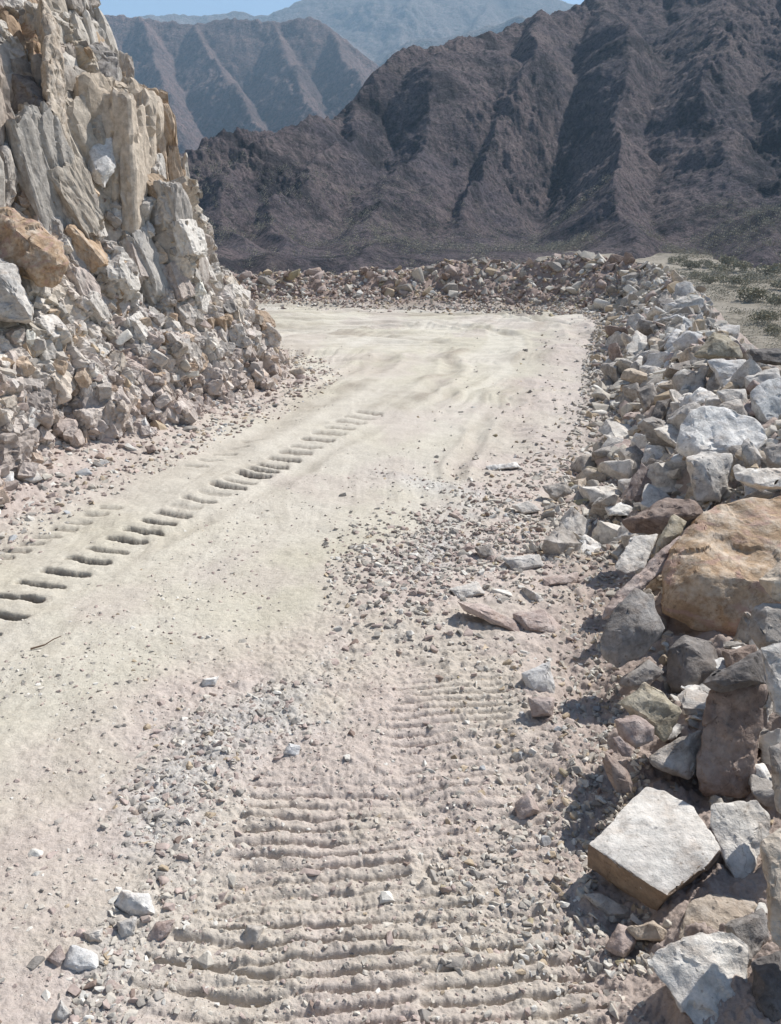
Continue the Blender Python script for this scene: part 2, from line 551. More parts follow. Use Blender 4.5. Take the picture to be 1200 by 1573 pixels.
# soil colours
cream = lin(193, 187, 171); cream2 = lin(198, 192, 180); pinks = lin(194, 182, 173); greyg = lin(190, 188, 184); brownish = lin(166, 152, 144); lug_brown = lin(94, 83, 74)
n1 = sstep(-0.5, 0.6, fbm2(gx * 0.8, gy * 0.8, 101, 5))[:, None]
n2 = sstep(-0.2, 0.7, fbm2(gx * 3.0, gy * 3.0, 102, 5))[:, None]
colr = cream * (1 - n1) + cream2 * n1
lsoil = pinks * (1 - 0.45 * n2) + cream * 0.45 * n2
colr = colr * (1 - loose[:, None]) + lsoil * loose[:, None]
colr = colr * (1 - 0.7 * ribbon[:, None]) + greyg * 0.7 * ribbon[:, None]
er = (np.exp(-np.clip(gd - gw, 0, 9) / 0.6) * sstep(4.5, 7, gy) * sstep(17, 14, gy) * 0.7)[:, None]
colr = colr * (1 - er) + lin(180, 176, 170) * er
tl = (talus * 0.7)[:, None]
colr = colr * (1 - tl) + (lin(180, 167, 160)) * tl
bb = (berm * 0.85)[:, None]
colr = colr * (1 - bb) + brownish * bb
fb = (sstep(15.5, 18, gy) * sstep(0.8, 0.2, gd - gw) * 0.6)[:, None]
colr = colr * (1 - fb) + lin(152, 132, 122) * fb
rm = (np.clip(rutm + 0.5 * farm * sstep(0.1, 0.6, fbm2(gx * 0.5, gy * 2.6, 87, 4)), 0, 1) * 0.55)[:, None]
sk = (streak * 0.85)[:, None]
colr = colr * (1 - sk) + lin(156, 147, 134) * sk
ps = (pale_streak * 0.4)[:, None]
colr = colr * (1 - ps) + lin(212, 207, 196) * ps
pn = (inroad * (1 - loose) * 0.5 * sstep(0.05, 0.5, fbm2(gx * 1.6, gy * 1.1, 151, 5)))[:, None]
colr = colr * (1 - pn) + lin(190, 180, 172) * pn
colr = colr * (1 - rm) + lin(158, 148, 136) * rm
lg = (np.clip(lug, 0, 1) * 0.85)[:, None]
colr = colr * (1 - lg) + lug_brown * lg  # darker brown on the floor of each lug print

m = NT("dusty_road_soil", 0.97, 0.1)
ca = m.attr("soil")
la = m.attr("loose", "Fac")
g1 = m.ramp(m.noise(55, 6, 0.75), 0.3, 0.72, (0.80, 0.79, 0.78), (1.13, 1.13, 1.13))
c = m.mix(1.0, ca, g1, 'MULTIPLY')
g2 = m.ramp(m.noise(7, 5, 0.65), 0.3, 0.7, (0.93, 0.92, 0.91), (1.05, 1.05, 1.05))
c = m.mix(1.0, c, g2, 'MULTIPLY')
spk = m.ramp(m.noise(190, 3, 0.6), 0.60, 0.72)
c = m.mix(m.math('MULTIPLY', spk, m.math('ADD', m.math('MULTIPLY', la, 0.4), 0.12)), c, lin(122, 106, 96))
n = m.bump(m.noise(150, 6, 0.75), 0.6, 0.006)
n = m.bump(m.noise(48, 6, 0.7), 0.55, 0.012, n)
M_ROAD = m.done(c, n)
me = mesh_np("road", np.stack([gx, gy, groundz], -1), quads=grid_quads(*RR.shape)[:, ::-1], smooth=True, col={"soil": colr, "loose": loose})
tag(link("road", me, M_ROAD), kind="structure")


def ground_z(x, y):
    """height of the finished sheet"""
    x = np.asarray(x, float); y = np.asarray(y, float)
    r = np.hypot(x, y); a = np.arctan2(x, y)
    fi = np.interp(r, rows, np.arange(len(rows)))
    fj = np.clip((a - cols[0]) / (cols[-1] - cols[0]) * (len(cols) - 1), 0, len(cols) - 1.001)
    i = np.minimum(fi.astype(int), len(rows) - 2); j = fj.astype(int)
    u, v = fi - i, fj - j
    return (GZ2[i, j] * (1 - u) + GZ2[i + 1, j] * u) * (1 - v) + (GZ2[i, j + 1] * (1 - u) + GZ2[i + 1, j + 1] * u) * v


def field(arr, x, y):
    A = arr.reshape(RR.shape)
    r = np.hypot(x, y); a = np.arctan2(x, y)
    i = np.clip(np.round(np.interp(r, rows, np.arange(len(rows)))).astype(int), 0, len(rows) - 1)
    j = np.clip(np.round((a - cols[0]) / (cols[-1] - cols[0]) * (len(cols) - 1)).astype(int), 0, len(cols) - 1)
    return A[i, j]


# ------------------------------------------------------------------ cliff
N_S, N_H = 1150, 560
s_near, s_far = 6.5, foot_t[-1]
# denser where the picture looks
sv = np.concatenate([np.linspace(2.0, 6.5, 60, endpoint=False), np.linspace(6.5, 18.8, 950, endpoint=False), np.linspace(18.8, foot_t[-1], 140)])
hv = np.concatenate([np.linspace(-0.3, 4.6, 460, endpoint=False), np.linspace(4.6, 7.5, 70, endpoint=False), np.linspace(7.5, 9.5, 30)])
fxs = np.interp(sv, foot_t, foot_p[:, 0]); fys = np.interp(sv, foot_t, foot_p[:, 1])
tx, ty = np.gradient(fxs, sv), np.gradient(fys, sv)
kk = np.hanning(121); kk /= kk.sum()
txs = np.convolve(np.pad(tx, 60, mode='edge'), kk, 'valid'); tys = np.convolve(np.pad(ty, 60, mode='edge'), kk, 'valid')
ln = np.hypot(txs, tys); txs /= ln; tys /= ln
nx_, ny_ = tys, -txs                        # outward (to the road)
prof_h = np.array([-0.4, 0.0, 0.25, 0.6, 1.0, 1.3, 1.6, 2.0, 2.6, 3.2, 3.8, 5.0, 7.5, 8.2, 9.5])
prof_o = np.array([-0.32, -0.27, -0.14, -0.02, 0.20, 0.42, 0.66, 0.94, 1.26, 1.38, 1.50, 1.8, 3.0, 5.2, 12.0])
off = np.interp(hv, prof_h, prof_o)
SS, HH = np.meshgrid(sv, hv, indexing='ij')
FX = fxs[:, None] - nx_[:, None] * off[None, :]
FY = fys[:, None] - ny_[:, None] * off[None, :]
base = np.stack([FX, FY, HH], -1).reshape(-1, 3)
NX = np.repeat(nx_, len(hv)); NY = np.repeat(ny_, len(hv))
nrm = np.stack([NX * 0.9, NY * 0.9, np.full(len(NX), 0.42)], -1)
hh = base[:, 2]
# coordinates along the wall
q = np.stack([np.repeat(sv, len(hv)), np.zeros(len(hh)), hh], -1)
q = q + 0.10 * np.stack([fbm3(q * 0.8, 201, 3), np.zeros(len(hh)), fbm3(q * 0.8, 205, 3)], -1)
up = sstep(0.9, 1.9, hh + 0.3 * fbm3(q * 0.9, 209, 3))        # 0 broken lower bank, 1 standing rock
disp = 0.22 * fbm3(q * 0.45, 211, 3) * up
cc = np.zeros((len(hh), 3))
rc = []
for k, (sx, sz, amp, tl, wl, wu) in enumerate(((0.90, 0.55, 0.34, 0.30, 0.30, 1.0), (2.0, 1.2, 0.14, 0.12, 0.7, 1.0), (4.6, 3.0, 0.085, 0.06, 1.0, 0.75), (10, 8, 0.036, 0.022, 1.1, 0.5), (22, 18, 0.014, 0.008, 1.2, 0.4))):
    sh = 0.2 * k
    P3 = np.stack([(q[:, 0] * math.cos(sh * 0.4) + q[:, 2] * math.sin(0.22)) * sx, np.full(len(hh), 0.5), (q[:, 2] - 0.25 * q[:, 0] * math.sin(sh)) * sz], -1)
    f1, f2, vec, rr = cells3(P3, 300 + 20 * k)
    t1 = (rr[1] - 0.5) * 2; t2 = (rr[2] - 0.5) * 2
    wgt = wl * (1 - up) + wu * up
    disp += wgt * (amp * (rr[0] - 0.5) * 1.5 + tl * (vec[:, 0] * t1 + vec[:, 2] * (t2 - 0.2)))
    crack = sstep(0.10, 0.0, f2 - f1)
    disp -= wgt * amp * 0.30 * crack
    rc.append(rr)
disp += (0.022 - 0.012 * up) * fbm3(q * 7, 221, 4) + 0.007 * fbm3(q * 30, 225, 3)
disp *= sstep(9.3, 7.5, hh) * 0.9 + 0.1
cl = base + nrm * disp[:, None]
pal = 1.26 * np.array([lin(158, 153, 147), lin(184, 179, 171), lin(140, 130, 122), lin(174, 163, 146), lin(204, 200, 193), lin(160, 152, 146), lin(178, 165, 146), lin(146, 143, 139)])
low = 1.30 * np.array([lin(180, 170, 162), lin(186, 182, 175), lin(160, 144, 136), lin(194, 188, 178), lin(172, 158, 150), lin(200, 196, 188), lin(166, 156, 148), lin(182, 178, 174)])
i1 = (rc[0][3] * 7.99).astype(int); i2 = (rc[1][3] * 7.99).astype(int); i3 = (rc[2][3] * 7.99).astype(int); i4 = (rc[3][3] * 7.99).astype(int)
cu = 0.45 * pal[i1] + 0.35 * pal[i2] + 0.2 * pal[i3]
cw = 0.2 * low[i1] + 0.3 * low[i2] + 0.3 * low[i3] + 0.2 * low[i4]
cc = cu * up[:, None] + cw * (1 - up[:, None])
# iron-stained seams
iron = (sstep(0.30, 0.6, fbm3(q * np.array([1.4, 1, 0.5]), 231, 4)) * up * 0.75)[:, None]
cc = cc * (1 - iron) + lin(178, 142, 98) * iron
pinkb = (sstep(0.6, 0.0, hh + 0.25 * fbm3(q * 1.5, 235, 3)) * 0.6)[:, None]
cc = cc * (1 - pinkb) + lin(172, 152, 143) * pinkb
m = NT("fractured_cliff_rock", 0.95, 0.15)
ca = m.attr("rockcol")
c = m.mix(1.0, ca, m.ramp(m.noise(16, 7, 0.72), 0.32, 0.7, (0.66, 0.64, 0.62), (1.22, 1.2, 1.18)), 'MULTIPLY')
c = m.mix(m.math('MULTIPLY', m.ramp(m.noise(5, 6, 0.7, vec=m.stretch((1, 1, 0.35))), 0.55, 0.7), 0.55), c, lin(208, 203, 194))
c = m.mix(m.math('MULTIPLY', m.ramp(m.noise(6, 6, 0.75), 0.58, 0.7), 0.45), c, lin(122, 106, 94))
n = m.bump(m.noise(70, 6, 0.75), 0.5, 0.008)
n = m.bump(m.noise(18, 6, 0.7), 0.5, 0.025, n)
M_CLIFF = m.done(c, n)
me = mesh_np("cliff", cl, quads=grid_quads(len(sv), len(hv))[:, ::-1], smooth=False, col={"rockcol": cc})
cliff = tag(link("cliff", me, M_CLIFF), kind="structure")
CL = cl.reshape(len(sv), len(hv), 3)
CLC = cc.reshape(len(sv), len(hv), 3)


def joint_block(seed, res, chip=0.5):
    """angular joint-bounded block, unit size, with broken corners"""
    rs = np.random.default_rng(seed)
    P = []
    for a in (-.5, .5):
        for b in (-.5, .5):
            for c in (-.5, .5):
                p = np.array([a, b, c]) * rs.uniform(0.75, 1.05, 3)
                if rs.random() < chip:
                    for ax in range(3):
                        e = p.copy(); e[ax] *= rs.uniform(0.1, 0.7); P.append(e)
                else: P.append(p)
    bm = bmesh.new()
    for p in P: bm.verts.new(Vector(p))
    g = bmesh.ops.convex_hull(bm, input=bm.verts)
    bmesh.ops.delete(bm, geom=list({v for v in g["geom_interior"] + g["geom_unused"] if isinstance(v, bmesh.types.BMVert)}), context='VERTS')
    bmesh.ops.dissolve_limit(bm, angle_limit=math.radians(14), verts=bm.verts, edges=bm.edges)
    bmesh.ops.bevel(bm, geom=list(bm.edges), offset=0.018, offset_type='OFFSET', segments=1, affect='EDGES', clamp_overlap=True)
    bmesh.ops.triangulate(bm, faces=bm.faces)
    for it in range(5):
        e = [x for x in bm.edges if x.calc_length() > 1.5 / res]
        if not e: break
        bmesh.ops.subdivide_edges(bm, edges=e, cuts=1)
        bmesh.ops.triangulate(bm, faces=[f for f in bm.faces if len(f.verts) > 3])
    bm.normal_update()
    v = np.array([x.co for x in bm.verts]); n = np.array([x.normal for x in bm.verts])
    bm.verts.index_update()
    f = np.array([[x.index for x in t.verts] for t in bm.faces if len(t.verts) == 3])
    bm.free()
    p = v + seed * 1.7
    d = 0.03 * fbm3(p * 4, seed, 3)
    f1, f2, vec, rr = cells3(p * np.array([2.6, 2.6, 1.6]), seed + 5)
    d += 0.10 * (rr[0] - 0.5) + 0.06 * vec[:, 2] * (rr[1] - 0.5) - 0.04 * sstep(0.08, 0, f2 - f1)
    f1, f2, vec, rr = cells3(p * np.array([6.5, 6.5, 4.0]), seed + 25)
    d += 0.040 * (rr[0] - 0.5) + 0.04 * vec[:, 0] * (rr[1] - 0.5)
    d += 0.012 * fbm3(p * 16, seed + 40, 3)
    return v + n * d[:, None], f


BL = [joint_block(2000 + k, 13) for k in range(12)]
BX = [joint_block(2050 + k, 26, 0.5) for k in range(10)]
BS = [joint_block(2100 + k, 5, 0.65) for k in range(14)]


def place_blocks(lib, S_, H_, size, asp, jit, sink, colf):
    V, T, C = [], [], []
    o = 0
    for k in range(len(S_)):
        i = min(np.searchsorted(sv, S_[k]), len(sv) - 2); j = min(np.searchsorted(hv, H_[k]), len(hv) - 2)
        n = np.array([nx_[i], ny_[i], 0.30 if H_[k] < 1.6 else 0.08]); n /= np.linalg.norm(n)
        t = np.array([txs[i], tys[i], 0.0]); u = np.cross(t, n)
        if u[2] < 0: u = -u
        E = np.array(Euler((rng.normal(0, jit), rng.normal(0, jit), rng.normal(0, jit))).to_matrix())
        B = np.stack([t, n, u], 1) @ E
        v0, f0 = lib[rng.integers(0, len(lib))]
        a = asp(k) * size[k]
        sg = rng.choice([-1, 1], 3)
        if sg.prod() < 0: sg[0] = -sg[0]
        v = (v0 * sg * a) @ B.T + CL[i, j] - n * a[1] * sink
        col = colf(CLC[i, j], k)
        V.append(v); T.append(f0 + o); C.append(np.repeat(col[None], len(v), 0)); o += len(v)
    return np.concatenate(V), np.concatenate(T), np.concatenate(C)


def blockcol(c, k):
    r = rng.random()
    b = c * 0.35 + 0.65 * (pal if r < 0.6 else low)[rng.integers(0, 8)]
    b = 0.7 * b + 0.3 * b.mean() * np.array([1.03, 1.0, 0.95])
    if rng.random() < 0.13: b = 0.45 * b + 0.55 * lin(182, 148, 106)
    return np.minimum(b * rng.uniform(0.70, 1.14), 0.74)


parts_ = []
nb = 260
parts_.append(place_blocks(BX, rng.uniform(6.6, 19.2, nb), 1.7 + 4.2 * rng.random(nb), rng.uniform(0.55, 1.15, nb),
                           lambda k: np.array([rng.uniform(.55, .95), rng.uniform(.5, .7), rng.uniform(0.9, 1.7)]), 0.09, 0.36, blockcol))
nb = 230
parts_.append(place_blocks(BL, rng.uniform(6.6, 19.2, nb), 0.9 + 3.4 * rng.random(nb) ** 1.5, rng.uniform(0.15, 0.36, nb),
                           lambda k: np.array([rng.uniform(.6, 1.1), rng.uniform(.5, .8), rng.uniform(0.9, 2.0)]), 0.16, 0.16, blockcol))
nb = 380
parts_.append(place_blocks(BL, rng.uniform(6.6, 19.2, nb), 0.15 + 1.7 * rng.random(nb), 0.10 + 0.26 * rng.random(nb) ** 1.8,
                           lambda k: np.array([rng.uniform(.7, 1.2), rng.uniform(.6, .9), rng.uniform(0.7, 1.2)]), 0.4, 0.22, blockcol))
nb = 6000
parts_.append(place_blocks(BS, rng.uniform(6.6, 19.2, nb), 0.0 + 3.6 * rng.random(nb) ** 2.1, 0.035 + 0.11 * rng.random(nb) ** 1.6,
                           lambda k: np.array([rng.uniform(.7, 1.3), rng.uniform(.6, .9), rng.uniform(0.7, 1.3)]), 0.5, 0.05, blockcol))
oo = 0; VV, TT, CC_ = [], [], []
for v_, t_, c_ in parts_:
    VV.append(v_); TT.append(t_ + oo); CC_.append(c_); oo += len(v_)
VV, TT, CC_ = np.concatenate(VV), np.concatenate(TT), np.concatenate(CC_)
lowp = (sstep(0.9, 0.1, VV[:, 2]) * 0.45)[:, None]
CC_ = CC_ * (1 - lowp) + lin(196, 182, 174) * lowp
print("cliff block tris", len(TT))
me = mesh_np("fractured_rock", VV, tris=TT, smooth=False, col={"rockcol": CC_})
link("fractured_rock", me, M_CLIFF, parent=cliff)
bv_cliff = BVHTree.FromPolygons([Vector(p) for p in CL[::5, ::5].reshape(-1, 3)], grid_quads(len(sv[::5]), len(hv[::5])).tolist())


def cliff_depth(px, py):
    d = Vector(ray(px, py))
    L = d.length
    hit = bv_cliff.ray_cast(Vector(CAM), d.normalized())
    return (hit[3] / L) if hit[0] is not None else None


gi = np.arange(0, len(rows), 6); gj = np.arange(0, len(cols), 6)
gv = np.stack([RR[np.ix_(gi, gj)] * np.sin(AA[np.ix_(gi, gj)]), RR[np.ix_(gi, gj)] * np.cos(AA[np.ix_(gi, gj)]), GZ2[np.ix_(gi, gj)]], -1).reshape(-1, 3)
bv_ground = BVHTree.FromPolygons([Vector(p) for p in gv], grid_quads(len(gi), len(gj)).tolist())


def ground_depth(px, py):
    d = Vector(ray(px, py))
    hit = bv_ground.ray_cast(Vector(CAM), d.normalized())
    return hit[3] / d.length if hit[0] is not None else None


# ------------------------------------------------------------------ rocks
def hull_rock(pts, size, seed, res=26, rough=1.0, bevel=0.045, dis=10):
    bm = bmesh.new()
    for p in pts: bm.verts.new(Vector(p))
    g = bmesh.ops.convex_hull(bm, input=bm.verts, use_existing_faces=False)
    bmesh.ops.delete(bm, geom=list({v for v in g["geom_interior"] + g["geom_unused"] if isinstance(v, bmesh.types.BMVert)}), context='VERTS')
    bmesh.ops.dissolve_limit(bm, angle_limit=math.radians(dis), verts=bm.verts, edges=bm.edges)
    bmesh.ops.bevel(bm, geom=list(bm.edges), offset=bevel * size, offset_type='OFFSET', segments=2, profile=0.6, affect='EDGES', clamp_overlap=True)
    bmesh.ops.triangulate(bm, faces=bm.faces)
    L = size / res
    for it in range(6):
        e = [x for x in bm.edges if x.calc_length() > L * 1.5]
        if not e: break
        bmesh.ops.subdivide_edges(bm, edges=e, cuts=1)
        bmesh.ops.triangulate(bm, faces=[f for f in bm.faces if len(f.verts) > 3])
    bmesh.ops.remove_doubles(bm, verts=bm.verts, dist=L * 0.1)
    bm.normal_update()
    v = np.array([x.co for x in bm.verts]); n = np.array([x.normal for x in bm.verts])
    bm.verts.index_update()
    f = np.array([[x.index for x in t.verts] for t in bm.faces if len(t.verts) == 3])
    bm.free()
    o = np.array([seed * 3.17 % 50, seed * 1.31 % 50, seed * 7.7 % 50])
    p = v / size + o
    d = 0.055 * fbm3(p * 2.2, seed, 3) + 0.022 * fbm3(p * 7, seed + 3, 3)
    f1, f2, vec, rr = cells3(p * 3.2, seed + 9)
    d += 0.035 * (rr[0] - 0.5) + 0.05 * (vec[:, 0] * (rr[1] - 0.5) + vec[:, 2] * (rr[2] - 0.5))
    f1, f2, vec, rr = cells3(p * 9, seed + 29)
    d += 0.012 * (rr[0] - 0.5) + 0.02 * vec[:, 1] * (rr[1] - 0.5)
    v = v + n * (d * size * rough)[:, None]
    return v, f


def rock_obj(name, v, f, mat, parent=None, sharp=32):
    c = v.mean(0); b = np.array([c[0], c[1], v[:, 2].min()])
    me = mesh_np(name, v - b, tris=f, smooth=True)
    me.materials.append(mat)
    me.set_sharp_from_angle(angle=math.radians(sharp))
    return link(name, me, None, b, parent)


HERO_BOX = []


def hero(outline, mat, label, name="rock", cat="rock", z=None, thick=None, lean=0.35, inner=None, seed=None, group=None,
         parent=None, depth_fn=None, rough=0.9, bevel=0.045, embed=0.0, back=0.8, res=None, dz=0.0):
    pts = np.array(outline, float)
    seed = seed if seed is not None else int(pts.sum()) % 997
    rs = np.random.default_rng(seed)
    lowk = pts[:, 1].argmax(); lx, ly = pts[lowk]
    if z is None:
        fn = depth_fn or ground_depth
        z = fn(min(max(lx, 5), 1195), min(ly, 1600))
        if z is None: z = fn(pts[:, 0].mean(), pts[:, 1].mean())
        if z is None:
            print("MISS", name, outline[0]); z = 9.0
    z += dz
    area = 0.5 * abs(np.dot(pts[:, 0], np.roll(pts[:, 1], 1)) - np.dot(pts[:, 1], np.roll(pts[:, 0], 1)))
    size = math.sqrt(area) * z / F
    thick = (thick if thick is not None else 0.85) * size
    c = pts.mean(0)
    P = []
    dep = lambda y: z + lean * (ly - y) / F * z
    for x, y in pts:
        P.append(at(x, y, dep(y) + 0.25 * thick))
        bx, by = c + (np.array([x, y]) - c) * back
        P.append(at(bx, by, dep(by) + thick * (0.9 + 0.2 * rs.random())))
    if inner is None:
        inner = [(*(c + (pts[k] - c) * (0.45 + 0.3 * rs.random())), 0.12 + 0.3 * rs.random()) for k in rs.choice(len(pts), min(len(pts), 4), replace=False)]
    for x, y, fr in inner:
        P.append(at(x, y, dep(y) + 0.25 * thick - fr * thick))
    pxs = size / z * F
    res = res or int(np.clip(pxs / 4.5, 9, 42))
    v, f = hull_rock(P, size, seed, res, rough, bevel)
    if embed: v[:, 2] -= embed
    o = rock_obj(name, v, f, MAT[mat], parent)
    if parent is None:
        tag(o, label, cat, group)
        HERO_BOX.append((pts[:, 0].min(), pts[:, 1].min(), pts[:, 0].max(), pts[:, 1].max(), z))
    return o


# the flat block: corners given as pixel + height above the road
def block(corners, size, mat, label, seed, bevel=0.03, rough=0.7, res=34, name="rock", cat="rock"):
    P = [on_plane(a, b, h) for a, b, h in corners]
    v, f = hull_rock(P, size, seed, res, rough, bevel, 6)
    q = np.array(corners)
    HERO_BOX.append((q[:, 0].min(), q[:, 1].min(), q[:, 0].max(), q[:, 1].max(), 2.0))
    o = rock_obj(name, v, f, MAT[mat])
    me = o.data; me.materials.append(MAT['rind'])
    nn = np.zeros(len(me.polygons) * 3); me.polygons.foreach_get("normal", nn); nn = nn.reshape(-1, 3)
    cc0 = np.zeros(len(me.polygons) * 3); me.polygons.foreach_get("center", cc0); cc0 = cc0.reshape(-1, 3)
    wob_ = 0.12 * fbm3(cc0 * 18, 5, 3)
    me.polygons.foreach_set("material_index", (nn[:, 2] + wob_ < 0.42).astype(np.int32)); me.update()
    return tag(o, label, cat)


BG = "boulders in the rock bank beside the road"
block([(905, 1297, .115), (925, 1283, .12), (985, 1228, .13), (992, 1205, .13), (1022, 1214, .13), (1062, 1240, .14), (1106, 1304, .14), (1080, 1335, .125), (1026, 1378, .105),
       (901, 1332, .02), (1009, 1403, .015), (1092, 1330, .05), (1020, 1285, .0)], 0.30, 'pale',
      "flat square pale block with a brown front edge lying beside the track prints", 5, bevel=0.012, rough=0.35)

hero([(1080, 790), (1105, 775), (1160, 768), (1230, 752), (1235, 985), (1150, 1002), (1090, 976), (1015, 942), (1018, 880), (1040, 836), (1060, 812)], 'orange',
     "huge orange tan boulder, largest rock in the right-hand bank", "boulder", "boulder", z=3.2, thick=0.7, lean=0.55,
     inner=[(1078, 886, .42), (1175, 892, .46), (1030, 905, .22), (1130, 800, .04), (1120, 955, .28)], seed=77, group=BG, rough=0.7, bevel=0.02)
hero([(1166, 890), (1200, 864), (1240, 868), (1240, 935), (1190, 922)], 'tan', "tan block at the frame edge in front of the huge orange boulder", z=2.75, group=BG)
hero([(1155, 940), (1172, 925), (1235, 930), (1235, 992), (1170, 1003), (1155, 985)], 'grey', "grey block wedged under the right end of the orange boulder", z=2.7, group=BG)
hero([(1048, 822), (1018, 842), (930, 930), (925, 952), (940, 948), (978, 905), (1030, 868)], 'pink', "long thin slanting slab leaning against the orange boulder", "slab", "slab", z=3.35, thick=0.9, lean=0.6, seed=15, group=BG)
hero([(920, 984), (944, 938), (976, 902), (1004, 912), (1022, 966), (997, 1001), (948, 1031), (923, 1012)], 'grey',
     "smooth rounded grey boulder below the slanting slab", "boulder", "boulder", z=2.95, thick=0.9, inner=[(965, 960, .3), (985, 930, .16), (950, 1000, .25), (1000, 970, .22)], bevel=0.12, rough=0.6, group=BG)
hero([(951, 1052), (955, 1040), (997, 1012), (1021, 1033), (1004, 1047), (975, 1061)], 'grey', "small grey stone tucked under the rounded grey boulder", z=2.95, group=BG)
hero([(945, 1080), (990, 1049), (1007, 1056), (1046, 1091), (1022, 1141), (1011, 1124), (976, 1108)], 'olive', "olive beige angular rock with a sharp right corner", z=2.55, group=BG)
hero([(943, 1105), (976, 1098), (1007, 1117), (1004, 1138), (976, 1152), (950, 1130)], 'pink', "crumbly pinkish rock below the olive angular rock", z=2.5, group=BG)
hero([(941, 1134), (951, 1130), (971, 1150), (969, 1162), (955, 1163)], 'pink', "small oval pink stone under the crumbly pinkish rock", z=2.45)
hero([(924, 1166), (931, 1158), (962, 1180), (973, 1205), (970, 1219), (948, 1217), (934, 1197)], 'brown', "brown oblong stone standing above the flat square block", z=2.4)
hero([(1090, 1060), (1120, 1053), (1176, 1054), (1162, 1160), (1157, 1225), (1081, 1224), (1069, 1190), (1085, 1124)], 'brown',
     "tall upright brown prism of rock in the shaded hollow", "boulder", "boulder", z=2.45, thick=0.7, lean=0.15, inner=[(1115, 1200, .12), (1120, 1080, .1), (1090, 1180, .05)], group=BG)
hero([(992, 1160), (1077, 1120), (1082, 1145), (1060, 1198), (1025, 1190), (1000, 1180)], 'grey', "wedge of grey rock left of the upright prism", z=2.5, group=BG)
hero([(1078, 1050), (1095, 1035), (1168, 998), (1178, 1050), (1105, 1062)], 'dark', "dark pointed slab resting on the upright prism", "slab", "slab", z=2.45, thick=1.0, lean=0.5, group=BG)
hero([(1168, 995), (1185, 988), (1240, 980), (1240, 1135), (1192, 1092), (1178, 1040)], 'pale', "speckled pale slab at the frame edge beside the upright prism", "slab", "slab", z=2.3, thick=0.35, group=BG)
hero([(1025, 1000), (1050, 975), (1095, 985), (1112, 1030), (1085, 1066), (1040, 1072), (1022, 1050)], 'dark', "dark block deep in the hollow under the orange boulder", "boulder", "boulder", z=3.0, group=BG)
hero([(1110, 1000), (1160, 990), (1170, 1030), (1120, 1040)], 'brown', "brown block in the dark gap beneath the orange boulder", z=2.95, group=BG)
hero([(1091, 1234), (1161, 1229), (1184, 1250), (1186, 1280), (1158, 1315), (1139, 1373), (1116, 1325), (1090, 1267)], 'pale',
     "upright greenish grey block touching the flat square block", "boulder", "boulder", z=2.12, thick=0.6, lean=0.6, inner=[(1145, 1300, .18), (1115, 1260, .03), (1160, 1250, .05)], group=BG)
hero([(1168, 1290), (1186, 1280), (1240, 1288), (1240, 1510), (1182, 1440), (1172, 1370)], 'tan', "large cream boulder cut by the frame below the bank hollow", "boulder", "boulder", z=1.68, thick=0.5, group=BG)
hero([(1058, 1388), (1085, 1376), (1158, 1380), (1173, 1400), (1148, 1440), (1120, 1440), (1039, 1445)], 'tan', "yellowish flat rock between the square block and tilted slab", z=1.95, thick=0.7, lean=0.9, group=BG)
hero([(994, 1477), (1007, 1460), (1095, 1430), (1125, 1430), (1152, 1450), (1152, 1600), (1085, 1600), (1025, 1518)], 'pale',
     "tilted pale slab in the bottom corner, half in shadow", "slab", "slab", z=1.72, thick=0.45, lean=0.55, inner=[(1060, 1480, .12), (1110, 1560, .12), (1100, 1460, .1), (1040, 1490, .08)], group=BG)
hero([(1150, 1478), (1200, 1455), (1240, 1480), (1240, 1640), (1150, 1640)], 'dark', "dark rock in the bottom corner behind the tilted slab", "boulder", "boulder", z=1.7, group=BG)
hero([(895, 1373), (918, 1370), (969, 1396), (970, 1411), (936, 1411)], 'pale', "narrow pale slab in front of the flat square block", "slab", "slab", thick=0.7, lean=0.2)
hero([(930, 1455), (950, 1418), (968, 1424), (980, 1446), (958, 1478)], 'pink', "pinkish stone left of the tilted pale slab")
hero([(962, 1425), (1004, 1413), (1028, 1432), (1021, 1446), (976, 1443)], 'tan', "beige stone between the narrow slab and tilted slab")
hero([(1040, 1250), (1080, 1215), (1095, 1240), (1090, 1290)], 'grey', "grey stone filling the gap behind the flat square block", z=2.5)
hero([(1110, 1420), (1172, 1395), (1185, 1440), (1150, 1500)], 'grey', "shaded grey block wedged beneath the large cream boulder", z=1.85)
hero([(1180, 1150), (1240, 1120), (1240, 1290), (1190, 1240)], 'grey', "shaded grey block at the frame edge right of the upright prism", "boulder", "boulder", z=2.05)
hero([(801, 1034), (846, 1014), (854, 1070), (812, 1070)], 'white', "white squarish stone standing at the top of the track prints", lean=0.5)
hero([(812, 1071), (853, 1072), (850, 1102), (816, 1102)], 'pink', "pink stone just below the white squarish stone")
hero([(790, 1233), (814, 1214), (832, 1246), (795, 1265)], 'pink', "pinkish stone lying alone on the track prints")
hero([(832, 747), (871, 739), (879, 757), (850, 772)], 'grey', "grey stone with a white top at the road edge")
hero([(745, 716), (795, 709), (800, 718), (752, 723)], 'white', "thin white slab lying flat on the road", "slab", "slab", lean=0.9, thick=0.8)
hero([(927, 778), (955, 771), (980, 782), (969, 793), (934, 792)], 'white', "white oval stone at the foot of the bank", lean=0.8, bevel=0.12)
hero([(948, 737), (983, 733), (984, 757), (955, 762)], 'pale', "cream rounded stone under the grey pyramid rock", bevel=0.1)
hero([(951, 692), (976, 684), (1004, 712), (976, 734), (955, 733)], 'grey', "grey pyramid shaped rock at the bank foot")
hero([(832, 888), (888, 879), (886, 894), (836, 902)], 'pink', "low flat pinkish stone beside the gravel patch", lean=0.9)
hero([(700, 922), (745, 928), (806, 962), (800, 975), (752, 955), (712, 938)], 'pink', "long flat pink slab lying across the rubble", "slab", "slab", lean=0.9)
